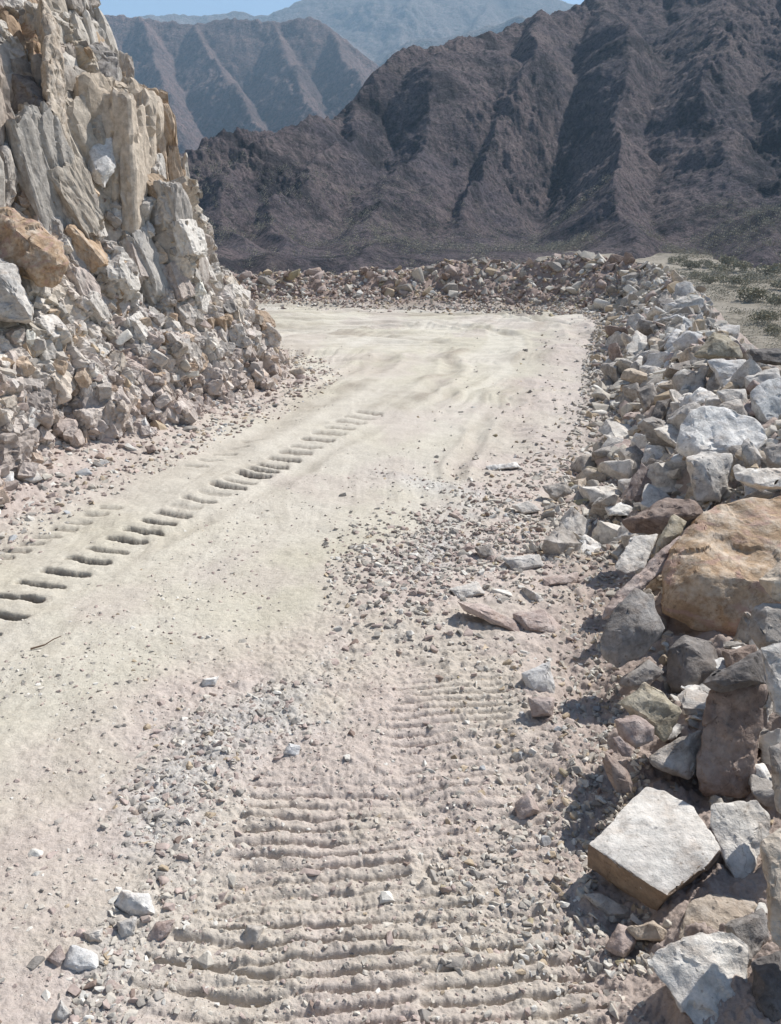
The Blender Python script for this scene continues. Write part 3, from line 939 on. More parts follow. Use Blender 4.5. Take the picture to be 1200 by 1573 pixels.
hero([(786, 942), (832, 936), (866, 962), (858, 976), (806, 970)], 'pink', "pinkish clod right of the long flat slab", lean=0.8)
hero([(690, 905), (735, 893), (746, 912), (706, 921)], 'pale', "pale flat stone above the long pink slab", lean=0.9)
hero([(772, 858), (830, 850), (836, 870), (790, 880)], 'pale', "pale flat stone in the middle of the rubble patch", lean=0.9)
hero([(786, 776), (812, 769), (832, 784), (802, 792)], 'pale', "pale wedge stone left of the gravel heap", lean=0.6)
hero([(728, 840), (752, 836), (762, 856), (738, 860)], 'grey', "grey stone at the left edge of the rubble patch")
hero([(955, 800), (1025, 765), (1070, 768), (1080, 789), (1012, 820), (969, 818)], 'brown', "brown slab in shade below the big pale boulder", "slab", "slab", z=4.05, thick=0.9, group=BG)
hero([(1035, 790), (1058, 801), (1042, 824), (1004, 860), (1010, 831)], 'olive', "olive wedge between the brown slab and orange boulder", z=3.65, group=BG)
hero([(968, 824), (1011, 820), (1001, 852), (990, 873), (962, 881), (944, 873)], 'pale', "block with a bright lit top casting shadow on the road", z=3.6, thick=0.7, lean=0.9,
     inner=[(990, 850, .15), (965, 850, .1)], group=BG)
hero([(1039, 652), (1060, 628), (1112, 622), (1158, 644), (1178, 673), (1172, 722), (1110, 715), (1060, 705), (1040, 690)], 'white',
     "big pale rounded boulder with a grey shaded face", "boulder", "boulder", z=4.5, thick=0.9, inner=[(1070, 690, .22), (1130, 690, .25), (1075, 640, .05), (1120, 645, .08)], group=BG)
hero([(1053, 702), (1077, 691), (1126, 698), (1118, 747), (1105, 772), (1070, 772), (1060, 740)], 'pale', "pale block propping up the big pale boulder", "boulder", "boulder", z=4.2, group=BG)
hero([(1172, 690), (1185, 680), (1235, 676), (1235, 716), (1180, 719)], 'grey', "grey round stone right of the big pale boulder", z=4.0, group=BG)
hero([(1126, 726), (1150, 719), (1240, 721), (1240, 752), (1165, 751), (1130, 738)], 'pale', "flat pale slab above the huge orange boulder", "slab", "slab", z=3.7, lean=0.8, group=BG)
hero([(1067, 546), (1095, 509), (1116, 512), (1138, 535), (1141, 550), (1085, 552)], 'olive', "olive grey peaked rock on the crest of the bank", z=6.2, group=BG)
hero([(1085, 553), (1147, 551), (1152, 584), (1112, 599), (1095, 572)], 'white', "white block under the olive peaked rock", z=5.8, group=BG)
hero([(1150, 605), (1180, 582), (1235, 578), (1235, 652), (1175, 657), (1152, 632)], 'blue', "blue grey boulder at the frame edge above the pale boulder", "boulder", "boulder", z=4.9, group=BG)
hero([(1151, 535), (1230, 538), (1230, 566), (1156, 556)], 'dark', "dark flat slab on the crest at the frame edge", "slab", "slab", z=5.7, lean=0.8, group=BG)
hero([(951, 494), (990, 481), (1006, 489), (976, 502)], 'pink', "long pink slab where the bank meets the bend", "slab", "slab", lean=0.8)
hero([(976, 600), (1004, 587), (1012, 612), (990, 637)], 'grey', "grey leaning rock near the middle of the bank")
hero([(1007, 588), (1039, 583), (1043, 608), (1021, 616)], 'white', "white rock next to the grey leaning rock")
hero([(993, 655), (1021, 645), (1019, 671), (997, 679)], 'white', "small white cube of rock at the bank foot")
hero([(994, 648), (1010, 616), (1030, 612), (1016, 651)], 'dark', "dark upright slab above the small white cube", "slab", "slab")
hero([(1023, 640), (1056, 619), (1040, 661), (1021, 669)], 'grey', "grey leaning slab left of the big pale boulder", "slab", "slab", group=BG)
hero([(1100, 600), (1146, 596), (1150, 628), (1118, 634)], 'pale', "pale angular rock on top of the big pale boulder", z=5.2, group=BG)
# lone stones on the road, lower left
hero([(174, 1392), (187, 1367), (230, 1373), (241, 1405), (210, 1412)], 'white', "largest white stone of the small heap on the left of the road")
hero([(178, 1414), (210, 1409), (207, 1436), (184, 1444)], 'pale', "pale squarish stone under the largest white stone")
hero([(225, 1444), (240, 1417), (270, 1411), (263, 1431), (240, 1451)], 'pink', "pink oblong stone right of the pale squarish stone")
hero([(97, 1484), (109, 1448), (150, 1464), (155, 1491), (112, 1497)], 'white', "rounded white stone low on the left of the road", bevel=0.1)
hero([(70, 1473), (92, 1450), (102, 1471), (90, 1488)], 'pink', "brownish pink stone left of the rounded white stone")
hero([(126, 1432), (160, 1423), (158, 1446), (135, 1448)], 'pale', "pale stone just above the rounded white stone")
hero([(371, 1447), (379, 1420), (406, 1424), (395, 1452)], 'grey', "grey stone at the left edge of the lower track prints")
hero([(309, 1056), (311, 1042), (337, 1039), (331, 1054)], 'white', "white chip of stone on the smooth road")
hero([(78, 1567), (94, 1535), (110, 1557), (98, 1575)], 'pale', "pale stone at the bottom left of the road")
hero([(434, 1158), (444, 1141), (462, 1146), (458, 1164)], 'white', "small white stone above the lower track prints")
# loose rocks along the foot of the cliff
hero([(204, 655), (224, 639), (233, 664), (214, 670)], 'white', "pale rock with a white top at the cliff foot", group="loose rocks at the cliff foot")
hero([(-6, 745), (4, 721), (22, 724), (23, 747), (8, 754)], 'white', "white rock at the left frame edge below the cliff", group="loose rocks at the cliff foot")
hero([(30, 738), (54, 719), (66, 736), (50, 744)], 'pale', "pale wedge stone next to the white edge rock", group="loose rocks at the cliff foot")
hero([(223, 686), (236, 682), (241, 692), (227, 698)], 'brown', "dark brown stone at the road side of the cliff", group="loose rocks at the cliff foot")
hero([(444, 570), (464, 562), (471, 573), (452, 578)], 'tan', "tan stone lying at the corner of the cliff", group="loose rocks at the cliff foot")

# big blocks that are part of the cliff (children of the cliff)
for outline, mat, th, ln_, dz in (
        ([(-30, 335), (10, 320), (60, 345), (99, 372), (102, 405), (82, 437), (55, 440), (20, 412), (-30, 395)], 'orange', 0.9, 0.25, -0.38),
        ([(-40, 385), (22, 408), (50, 470), (52, 496), (-40, 498)], 'pale', 0.8, 0.3, -0.15),
        ([(60, -20), (78, 10), (94, 60), (98, 160), (101, 228), (88, 242), (74, 224), (72, 120), (62, 40)], 'tan', 1.2, 0.2, -0.20),
        ([(112, 74), (132, 58), (182, 84), (186, 168), (152, 174), (118, 134)], 'grey', 0.9, 0.25, -0.22),
        ([(24, 44), (60, 20), (70, 120), (50, 112), (32, 84)], 'orange', 1.0, 0.2, -0.15),
        ([(16, 112), (48, 118), (74, 148), (74, 230), (40, 228), (20, 168)], 'dark', 0.9, 0.2, -0.12),
        ([(120, 214), (172, 206), (178, 256), (160, 290), (130, 258)], 'white', 0.8, 0.3, -0.18),
        ([(-20, 200), (14, 214), (30, 300), (10, 330), (-20, 320)], 'grey', 0.8, 0.2, -0.16)):
    hero(outline, mat, None, "rock_face", parent=cliff, depth_fn=cliff_depth, thick=th, lean=ln_, dz=dz * 0.6 - 0.12, rough=1.3, bevel=0.03)

# ---- library of loose rocks
LIB = []
for k in range(26):
    rs = np.random.default_rng(900 + k)
    kind = k % 4
    n = rs.integers(9, 15)
    P = rs.uniform(-1, 1, (n, 3))
    P /= np.maximum(np.abs(P).max(1, keepdims=True), 0.4) ** 0.75
    if kind == 0: P *= (0.55, 0.42, 0.36)
    elif kind == 1: P *= (0.62, 0.48, 0.18)
    elif kind == 2: P *= (0.48, 0.44, 0.42)
    else: P *= (0.70, 0.34, 0.28)
    v, f = hull_rock(P, 1.0, 400 + k, 12, 0.9, 0.04 if kind != 2 else 0.08)
    v[:, 2] -= 0
    me = mesh_np("loose_rock", v, tris=f, smooth=True)
    me.materials.append(MAT['pale'])
    me.set_sharp_from_angle(angle=math.radians(32))
    LIB.append((me, ('blocky', 'flat', 'rounded', 'long')[kind], float(v[:, 2].min()), float(np.abs(v).max())))
# simple hulls for the countless small ones
SMALL = []
for k in range(24):
    rs = np.random.default_rng(1500 + k)
    P = rs.uniform(-1, 1, (12, 3)); P /= np.linalg.norm(P, axis=1, keepdims=True) ** 0.7
    P *= (0.55, 0.42, 0.32)
    bm = bmesh.new()
    for p in P: bm.verts.new(Vector(p))
    g = bmesh.ops.convex_hull(bm, input=bm.verts)
    bmesh.ops.delete(bm, geom=list({v for v in g["geom_interior"] + g["geom_unused"] if isinstance(v, bmesh.types.BMVert)}), context='VERTS')
    bmesh.ops.bevel(bm, geom=list(bm.edges), offset=0.035, offset_type='OFFSET', segments=1, affect='EDGES', clamp_overlap=True)
    bmesh.ops.triangulate(bm, faces=bm.faces)
    bm.verts.index_update()
    SMALL.append((np.array([v.co for v in bm.verts]), np.array([[v.index for v in f.verts] for f in bm.faces])))
    bm.free()


def rot_mats(n, tiltmax):
    a = rng.uniform(0, 2 * np.pi, n); b = rng.normal(0, tiltmax, n); c = rng.normal(0, tiltmax, n)
    ca, sa, cb, sb, cc_, sc = np.cos(a), np.sin(a), np.cos(b), np.sin(b), np.cos(c), np.sin(c)
    z = np.zeros(n); o = np.ones(n)
    Rz = np.stack([ca, -sa, z, sa, ca, z, z, z, o], -1).reshape(n, 3, 3)
    Rx = np.stack([o, z, z, z, cb, -sb, z, sb, cb], -1).reshape(n, 3, 3)
    Ry = np.stack([cc_, z, sc, z, o, z, -sc, z, cc_], -1).reshape(n, 3, 3)
    return Rz @ Rx @ Ry


def scatter_mesh(name, pos, size, cols_, mat, tilt=0.5):
    n = len(pos)
    R = rot_mats(n, tilt)
    sh = rng.integers(0, len(SMALL), n)
    sq = rng.uniform(0.65, 1.25, (n, 3))
    V, T, C = [], [], []
    offn = 0
    for k in range(len(SMALL)):
        idx = np.nonzero(sh == k)[0]
        if len(idx) == 0: continue
        v0, f0 = SMALL[k]
        v = (v0[None] * sq[idx][:, None, :]) * size[idx][:, None, None]
        v = np.einsum('nij,nkj->nki', R[idx], v) + pos[idx][:, None, :]
        V.append(v.reshape(-1, 3))
        T.append((f0[None] + (np.arange(len(idx)) * len(v0))[:, None, None] + offn).reshape(-1, 3))
        C.append(np.repeat(cols_[idx], len(v0), 0))
        offn += len(idx) * len(v0)
    me = mesh_np(name, np.concatenate(V), tris=np.concatenate(T), smooth=False, col={"stone": np.concatenate(C)})
    o = link(name, me, mat)
    return tag(o, kind="stuff")


m = NT("loose_stone", 0.95, 0.15)
c = m.mix(1.0, m.attr("stone"), m.ramp(m.noise(45, 5, 0.7), 0.3, 0.72, (0.74, 0.73, 0.72), (1.2, 1.19, 1.17)), 'MULTIPLY')
c = m.mix(m.math('MULTIPLY', m.ramp(m.noise(14, 4, 0.7), 0.5, 0.7), 0.4), c, lin(198, 186, 172))
M_STONE = m.done(c, m.bump(m.noise(80, 4, 0.7), 0.5, 0.006))
COLS = dict(pale=lin(188, 182, 172), white=lin(208, 205, 198), grey=lin(152, 147, 141), tan=lin(180, 164, 142), pink=lin(174, 159, 152), brown=lin(138, 122, 113),
            blue=lin(172, 174, 176), orange=lin(176, 152, 124), olive=lin(160, 150, 124), dark=lin(112, 110, 112))
CN = list(COLS)


def colours_for(x, y, zone):
    n = len(x)
    t = {'bank': [.40, .15, .24, .12, .05, .01, .02, .0, .01, 0.0],
         'far': [.18, .09, .16, .14, .26, .15, .0, .01, .01, 0.0],
         'talus': [.22, .12, .14, .08, .30, .10, .04, 0, 0, 0],
         'road': [.36, .12, .18, .03, .28, .03, .0, 0, 0, 0]}[zone]
    t = np.array(t); t = t / t.sum()
    return rng.choice(len(t), n, p=t)


# ---- candidate loose rocks, all zones
cand = []          # x,y,z,size,zone,colour


def in_hero(x, y, z, size):
    px, py, dz = project(np.stack([x, y, z], -1))
    bad = np.zeros(len(x), bool)
    for a, b, c_, d, hz in HERO_BOX:
        mx, my = 0.06 * (c_ - a), 0.06 * (d - b)
        bad |= (px > a + mx) & (px < c_ - mx) & (py > b + my) & (py < d - my) & (dz < hz + 0.4)
    return bad


def add_zone(x, y, size, zone, sink=0.25, up=0.0, zf=None, pile=None):
    if zone == 'bank':
        e = field(gd - gw, x, y)
        keep = (e < np.where(y < 4.0, -0.12 - 0.8 * size, 9)) | (size < np.where(y < 4.0, 0.042, 9))
        keep &= (size < 0.2) | (y > 3.4)
        x, y, size = x[keep], y[keep], size[keep]
    z = (ground_z(x, y) if zf is None else zf) + size * (0.30 - sink) + up
    if pile is not None: z = z + pile
    bad = in_hero(x, y, z, size)
    ci = colours_for(x, y, zone)
    for k in np.nonzero(~bad)[0]:
        cand.append((x[k], y[k], z[k], size[k], zone, ci[k]))


def along_crest(n, ylo, yhi, ulo, uhi, power=1.0, i0=None):
    """points on the berm: u=0 crest, u=1 toe"""
    t = rng.uniform(0, crest_t[-1], n * 6)
    px = np.interp(t, crest_t, crest_p[:, 0]); py = np.interp(t, crest_t, crest_p[:, 1])
    w = np.interp(t, crest_t, crest_w)
    tx = np.interp(t + .05, crest_t, crest_p[:, 0]) - np.interp(t - .05, crest_t, crest_p[:, 0])
    ty = np.interp(t + .05, crest_t, crest_p[:, 1]) - np.interp(t - .05, crest_t, crest_p[:, 1])
    L = np.hypot(tx, ty) + 1e-9
    u = ulo + (uhi - ulo) * rng.random(n * 6) ** power
    x = px - ty / L * w * u; y = py + tx / L * w * u
    ok = (py > ylo) & (py < yhi) & (x > -6.5)
    if i0 is not None: ok &= i0(px, py)
    return x[ok][:n], y[ok][:n], u[ok][:n]


right = lambda a, b: (a > 1.0) & (b < 17.2)
back_ = lambda a, b: (b > 16.8)
# bank on the right: big, medium, small
x, y, u = along_crest(330, 3.0, 17, -0.35, 0.95, 1, right); add_zone(x, y, rng.uniform(0.17, 0.36, len(x)) * (0.8 + 0.03 * y), 'bank', 0.3)
x, y, u = along_crest(1500, 0.8, 17, -0.4, 1.15, 1, right); add_zone(x, y, rng.uniform(0.09, 0.24, len(x)), 'bank', 0.25)
x, y, u = along_crest(520, 0.5, 4.4, -0.3, 0.72, 1, right); add_zone(x, y, rng.uniform(0.08, 0.199, len(x)), 'bank', 0.25)
x, y, u = along_crest(6000, 0.5, 4.4, -0.3, 0.98, 1, right); add_zone(x, y, 0.015 + 0.06 * rng.random(len(x)), 'bank', 0.3)
x, y, u = along_crest(10000, 0.6, 17, -0.5, 1.3, 1, right); add_zone(x, y, 0.022 + 0.085 * rng.random(len(x)) ** 2, 'bank', 0.25)
# far bank across the bend
x, y, u = along_crest(170, 15, 24, -0.2, 0.9, 1, back_); add_zone(x, y, 0.16 + 0.34 * rng.random(len(x)) ** 2, 'far', 0.25)
x, y, u = along_crest(900, 15, 24, -0.3, 1.1, 1, back_); add_zone(x, y, rng.uniform(0.09, 0.2, len(x)), 'far', 0.25)
x, y, u = along_crest(1500, 14, 24, 0.9, 2.2, 2.0, back_); add_zone(x, y, 0.03 + 0.10 * rng.random(len(x)) ** 2, 'far', 0.3)
x, y, u = along_crest(5000, 15, 24, -0.3, 1.6, 1, back_); add_zone(x, y, rng.uniform(0.04, 0.1, len(x)), 'far', 0.25)


def along_foot(n, dlo, dhi, power=1.0):
    t = rng.uniform(7.0, 19.5, n)
    px = np.interp(t, foot_t, foot_p[:, 0]); py = np.interp(t, foot_t, foot_p[:, 1])
    tx = np.interp(t + .2, foot_t, foot_p[:, 0]) - np.interp(t - .2, foot_t, foot_p[:, 0])
    ty = np.interp(t + .2, foot_t, foot_p[:, 1]) - np.interp(t - .2, foot_t, foot_p[:, 1])
    L = np.hypot(tx, ty)
    d = dlo + (dhi - dlo) * rng.random(n) ** power
    return px + ty / L * d, py - tx / L * d


x, y = along_foot(130, -0.15, 0.55, 1.2); add_zone(x, y, rng.uniform(0.09, 0.19, len(x)), 'talus', 0.3)
x, y = along_foot(900, -0.2, 0.75, 1.2); add_zone(x, y, rng.uniform(0.05, 0.1, len(x)), 'talus', 0.3)
x, y = along_foot(7000, -0.2, 0.9, 1.9); add_zone(x, y, 0.018 + 0.04 * rng.random(len(x)) ** 2, 'talus', 0.25)
# stones that lodge on the broken lower part of the cliff
n = 1500
ii = rng.integers(60, 1000, n); jj = (rng.random(n) ** 1.3 * 190).astype(int) + 20
pp = CL[ii, jj]
sz_ = 0.04 + 0.12 * rng.random(n) ** 2.5
add_zone(pp[:, 0], pp[:, 1], sz_, 'talus', 0.3, zf=pp[:, 2] - 0.02)


def on_road(n, pxlo, pxhi, pylo, pyhi, dens_fn):
    px = rng.uniform(pxlo, pxhi, n); py = rng.uniform(pylo, pyhi, n)
    d = np.array([on_plane(a, b)[:2] for a, b in zip(px, py)])
    x, y = d[:, 0], d[:, 1]
    dd = dens_fn(x, y)
    ok = rng.random(n) < dd
    return x[ok], y[ok]


lf = lambda x, y: field(loose, x, y) * (0.25 + 0.75 * field(rough2, x, y)) * (1 - 0.25 * field(gmask, x, y)) * (1 - field(np.clip(berm, 0, 1), x, y))
rf = lambda x, y: field(ribbon, x, y)
patch_px = world_line([(640, 860), (760, 830), (850, 780), (900, 730)])


def patch(x, y):
    d, _ = line_dist(x, y, patch_px)
    return np.exp(-(d / 0.55) ** 2)


x, y = on_road(900, 560, 960, 700, 1060, lambda x, y: 0.4 * patch(x, y)); add_zone(x, y, rng.uniform(0.04, 0.13, len(x)), 'road', 0.45)
x, y = on_road(18000, 500, 980, 680, 1150, lambda x, y: 0.8 * patch(x, y)); add_zone(x, y, 0.012 + 0.04 * rng.random(len(x)) ** 2, 'road', 0.25)
x, y = on_road(34000, 0, 960, 700, 1600, lambda x, y: 0.8 * rf(x, y)); add_zone(x, y, 0.007 + 0.034 * rng.random(len(x)) ** 3, 'road', 0.3)
x, y = on_road(60000, -100, 1000, 800, 1640, lambda x, y: 0.34 * lf(x, y)); add_zone(x, y, 0.004 + 0.018 * rng.random(len(x)) ** 4, 'road', 0.3)
x, y = on_road(1200, 0, 960, 700, 1600, lambda x, y: 0.16 * lf(x, y)); add_zone(x, y, rng.uniform(0.025, 0.06, len(x)), 'road', 0.4)
x, y = on_road(700, 0, 900, 480, 1250, lambda x, y: 0.25 + 0 * x); add_zone(x, y, 0.008 + 0.022 * rng.random(len(x)) ** 3, 'road', 0.3)
def crushed(x, y):
    return (1 - field(loose, x, y)) * (0.04 + 0.96 * sstep(0.30, 0.62, fbm2(x * 1.25, y * 0.9, 161, 4)))


x, y = on_road(26000, -100, 960, 470, 1300, lambda x, y: 0.5 * crushed(x, y)); add_zone(x, y, 0.006 + 0.022 * rng.random(len(x)) ** 3, 'road', 0.3)


def spill(x, y):
    e = field(gd - gw, x, y)
    return np.exp(-np.clip(e, 0, 9) / (0.24 + 0.30 * sstep(5, 8, y))) * (e > -0.1)


x, y = on_road(16000, 640, 1000, 470, 1500, lambda x, y: 0.8 * spill(x, y)); add_zone(x, y, 0.014 + 0.06 * rng.random(len(x)) ** 2.2, 'bank', 0.3)
print("loose rocks", len(cand))

P_ = np.array([c[:3] for c in cand]); SZ = np.array([c[3] for c in cand]); CI = np.array([c[5] for c in cand]); ZN = np.array([c[4] for c in cand])
qx, qy, qz = project(P_)
show = SZ / qz * F
show = np.where((qx > -5) & (qx < 1205) & (qy > 0) & (qy < 1580), show, 0)
show = np.where((ZN == 'talus') & (P_[:, 1] > 9.9), 0, show)
order = np.argsort(-show)
N_IND = 225
ind = order[:N_IND]; rest = order[N_IND:]
CWORD = dict(pale='pale', white='white', grey='grey', tan='tan', pink='pinkish', brown='brown', blue='bluish grey', orange='orange', olive='olive', dark='dark grey')
WHERE = {'far': 'in the bank across the far bend', 'talus': 'in the scree at the cliff foot', 'road': 'in the rubble patch on the road'}
MATN = {k: MAT[k] for k in CN}
for k in ind:
    me, shp, zmin, ext = LIB[rng.integers(0, len(LIB))]
    o = bpy.data.objects.new("rock", me); COL.objects.link(o)
    s = SZ[k]
    o.scale = (s * rng.uniform(.85, 1.2), s * rng.uniform(.85, 1.2), s * rng.uniform(.85, 1.25))
    tl = 0.55 if ZN[k] in ('bank', 'far') else 0.2
    o.rotation_euler = (rng.normal(0, tl), rng.normal(0, tl), rng.uniform(0, 6.28))
    o.location = P_[k]
    cname = CN[CI[k]]
    o.material_slots[0].link = 'OBJECT'; o.material_slots[0].material = MATN[cname]
    if ZN[k] == 'bank':
        yy = P_[k][1]
        d, i = line_dist(P_[k][0:1], P_[k][1:2], crest_lo)
        side = "on the crest" if d[0] < 0.3 else ("on the slope" if d[0] < 0.75 else "at the foot")
        part = "near half" if yy < 6.5 else "far half"
        where = f"{side} of the {part} of the right-hand bank"
    else:
        where = WHERE[ZN[k]]
    size_w = 'small' if show[k] < np.median(show[ind]) else 'larger'
    tag(o, f"{size_w} {CWORD[cname]} {shp} rock {where}", "rock", "loose rocks " + {'bank': 'of the right-hand bank', 'far': 'of the far bank', 'talus': 'at the cliff foot', 'road': 'in the rubble patch on the road'}[ZN[k]])

cvals = np.array([COLS[k] for k in CN])[CI]
cvals = cvals * rng.uniform(0.86, 1.1, (len(cvals), 1))
names = {'bank': "bank_rubble", 'far': "far_rubble", 'talus': "scree", 'road': "gravel"}
for zn, nm in names.items():
    k = rest[ZN[rest] == zn]
    scatter_mesh(nm, P_[k], SZ[k], cvals[k], M_STONE, 0.6 if zn in ('bank', 'far') else 0.35)

# ---- dry twig on the road
a = on_plane(48, 998); b = on_plane(95, 985)
bm = bmesh.new()
path = [a, a * .55 + b * .45 + np.array([0.005, -0.012, 0]), a * .25 + b * .75 + np.array([0, 0, 0.012]), b + np.array([0, 0, 0.02])]
path = [np.array([p[0], p[1], float(ground_z(p[0], p[1])) + 0.006 + 0.004 * k]) for k, p in enumerate(path)]
prev = None
for k, p in enumerate(path):
    rr_ = 0.0045 - 0.0008 * k
    ring = [bm.verts.new(Vector(p) + Vector((0.3 * math.cos(t) * rr_, math.cos(t) * rr_, math.sin(t) * rr_))) for t in np.linspace(0, 2 * math.pi, 7)[:-1]]
    if prev:
        for i in range(6): bm.faces.new((prev[i], prev[(i + 1) % 6], ring[(i + 1) % 6], ring[i]))
    prev = ring
me = bpy.data.meshes.new("twig"); bm.to_mesh(me); bm.free()
m = NT("dry_twig"); M_TWIG = m.done(m.mix(m.noise(60), lin(92, 76, 64), lin(140, 120, 100)))
tag(link("twig", me, M_TWIG), "thin dry bent twig lying on the smooth pale road", "twig")

# ------------------------------------------------------------------ valley floor
vr = np.concatenate([np.linspace(0.0, 24, 60, endpoint=False), 24 * np.exp(np.linspace(0, math.log(3500 / 24), 330))])
va = np.concatenate([np.linspace(-180, -45, 60, endpoint=False), np.linspace(-45, 45, 420, endpoint=False), np.linspace(45, 180, 61)])
VR, VA = np.meshgrid(vr, np.radians(va), indexing='ij')
vx = (VR * np.sin(VA)).ravel(); vy = (VR * np.cos(VA)).ravel(); rr_ = VR.ravel()
vz, vd, vf, _w, _s = core(vx, vy)
vz = np.where(vf > 0.0, np.clip(vz, VALLEY_Z, 0.0) - 0.3, vz)
behind = sstep(26, 60, rr_)
vz = vz * (1 - behind) + np.where(behind > 0, VALLEY_Z, 0) * behind
relief = sstep(30, 80, rr_) * (1.3 * fbm2(vx / 45, vy / 45, 501, 4) + 0.35 * fbm2(vx / 9, vy / 9, 505, 3)) - 2.0 * sstep(140, 260, rr_) * 0
vz = vz + np.where(rr_ < 420, relief, relief * 0.3) - 0.22 * sstep(34, 26, rr_)
m = NT("valley_soil", 0.97, 0.1)
p1 = m.ramp(m.noise(0.06, 6, 0.65), 0.40, 0.62)
c = m.mix(p1, lin(160, 151, 138), lin(136, 129, 116))
c = m.mix(m.math('MULTIPLY', m.ramp(m.noise(0.5, 5, 0.7), 0.52, 0.66), 0.7), c, lin(84, 82, 68))
c = m.mix(m.ramp(m.noise(0.03, 4, 0.6), 0.55, 0.68), c, lin(170, 161, 148))
c = m.mix(1.0, c, m.ramp(m.noise(2.5, 5, 0.7), 0.3, 0.7, (0.8, 0.8, 0.8), (1.15, 1.15, 1.15)), 'MULTIPLY')
c = m.mix(m.math('MULTIPLY', m.ramp(m.noise(1.1, 4, 0.75), 0.55, 0.63), 0.6), c, lin(98, 90, 80))
M_VAL = m.done(c, m.bump(m.noise(1.2, 6, 0.75), 0.8, 0.4))
me = mesh_np("valley_ground", np.stack([vx, vy, vz], -1), quads=grid_quads(*VR.shape)[:, ::-1], smooth=True)
tag(link("valley_ground", me, M_VAL), kind="structure")

# ------------------------------------------------------------------ mountains


def mountain(name, ridges, az, dist, nr, nc, slope, floor, amp, seed, mat, fine=1.0, gully=1.0, warp=0.28, base_r=(150, 150, 158, 180, 205, 215), face=0.0):
    A = np.radians(np.linspace(*az, nc)); R = np.exp(np.linspace(math.log(dist[0]), math.log(dist[1]), nr))
    R_, A_ = np.meshgrid(R, A, indexing='ij')
    x = (R_ * np.sin(A_)).ravel(); y = (R_ * np.cos(A_)).ravel()
    sc = amp
    wx = x + warp * sc * fbm2(x / sc / 1.6, y / sc / 1.6, seed, 4); wy = y + warp * sc * fbm2(x / sc / 1.6, y / sc / 1.6, seed + 7, 4)
    # ridge field on a coarse grid, looked up at the warped positions
    ca_ = np.radians(np.linspace(az[0] - 4, az[1] + 4, 360)); cr_ = np.linspace(math.log(dist[0] * 0.8), math.log(dist[1] * 1.25), 260)
    CR, CA = np.meshgrid(np.exp(cr_), ca_, indexing='ij')
    qx_, qy_ = (CR * np.sin(CA)).ravel(), (CR * np.cos(CA)).ravel()
    best = np.full(len(qx_), -1e9)
    for pts, k in ridges:
        P = np.array([far(*p) for p in pts])
        t = np.concatenate([[0], np.cumsum(np.linalg.norm(np.diff(P, axis=0), axis=1))])
        n = int(np.clip(t[-1] / (sc * 0.035), 60, 420))
        tt = np.linspace(0, t[-1], n)
        Q = np.stack([np.interp(tt, t, P[:, i]) for i in range(3)], -1)
        jag = 0.05 * sc * noise2(tt / (0.5 * sc), tt * 0 + k * 7 + len(pts), seed + 3)
        for q, jg in zip(Q, jag):
            best = np.maximum(best, q[2] + jg - slope * k * np.hypot(qx_ - q[0], qy_ - q[1]))
    best = best.reshape(CR.shape)
    wr, wa = np.log(np.maximum(np.hypot(wx, wy), 1.0)), np.arctan2(wx, wy)
    fi = np.clip((wr - cr_[0]) / (cr_[-1] - cr_[0]) * 259, 0, 258.999); fj = np.clip((wa - ca_[0]) / (ca_[-1] - ca_[0]) * 359, 0, 358.999)
    i0, j0 = fi.astype(int), fj.astype(int); u0, v0 = fi - i0, fj - j0
    best = (best[i0, j0] * (1 - u0) + best[i0 + 1, j0] * u0) * (1 - v0) + (best[i0, j0 + 1] * (1 - u0) + best[i0 + 1, j0 + 1] * u0) * v0
    r0 = np.interp(np.degrees(np.arctan2(x, y)), [-26, -6, 4, 12, 20, 34], base_r)
    apron = floor - 1.0 + 0.34 * (np.hypot(wx, wy) - r0)
    apron = np.minimum(apron, floor + 0.05 * sc)
    best = np.maximum(best, apron) + 0.05 * sc * np.exp(-np.abs(best - apron) / (0.08 * sc)) - 0.015 * sc
    if face:
        # one broad flank from the crest down to the foot, so that gullies stay shallow
        C_ = np.array([far(*p) for p in ridges[0][0]])
        ca0 = np.degrees(np.arctan2(C_[:, 0], C_[:, 1])); o_ = np.argsort(ca0)
        aw = np.degrees(np.arctan2(wx, wy))
        rcz = np.interp(aw, ca0[o_], C_[o_, 2]); rcr = np.interp(aw, ca0[o_], np.hypot(C_[o_, 0], C_[o_, 1]))
        tt_ = (np.hypot(wx, wy) - r0) / np.maximum(rcr - r0, 30)
        fl = floor + (rcz - floor) * np.where(tt_ < 1, np.clip(tt_, 0, 1) ** 1.25, np.maximum(0, 1 - 1.6 * (tt_ - 1)))
        fl = floor + (fl - floor) * face
        best = np.maximum(best, fl) + 0.03 * sc * np.exp(-np.abs(best - fl) / (0.06 * sc))
    # rills, crags and rock relief
    hgt = sstep(0, 0.5 * sc, best - floor)
    rid = 1 - np.abs(fbm2(x / (sc * 0.75), y / (sc * 1.0), seed + 20, 5))
    rid2 = 1 - np.abs(fbm2(x / (sc * 0.17), y / (sc * 0.22), seed + 30, 4))
    crag = sstep(0.05, 0.5, fbm2(x / (sc * 1.1), y / (sc * 1.4), seed + 33, 4))
    z = best + hgt * gully * (0.22 * sc * (rid - 0.75) + (0.035 + 0.09 * crag) * sc * (rid2 - 0.7)) + (0.25 + 0.75 * hgt) * fine * (0.020 + 0.022 * crag) * sc * fbm2(x / sc * 14, y / sc * 14, seed + 40, 5, 0.6)
    z = np.maximum(z, floor - 3 + 0 * z)
    ramp_ = sstep(1.0, 1.12, R_.ravel() / dist[0])
    z = z * ramp_ + (floor - 3) * (1 - ramp_)
    me = mesh_np(name, np.stack([x, y, z], -1), quads=grid_quads(nr, nc)[:, ::-1], smooth=True)
    o = tag(link(name, me, mat), kind="structure")
    return x, y, z, R_.shape


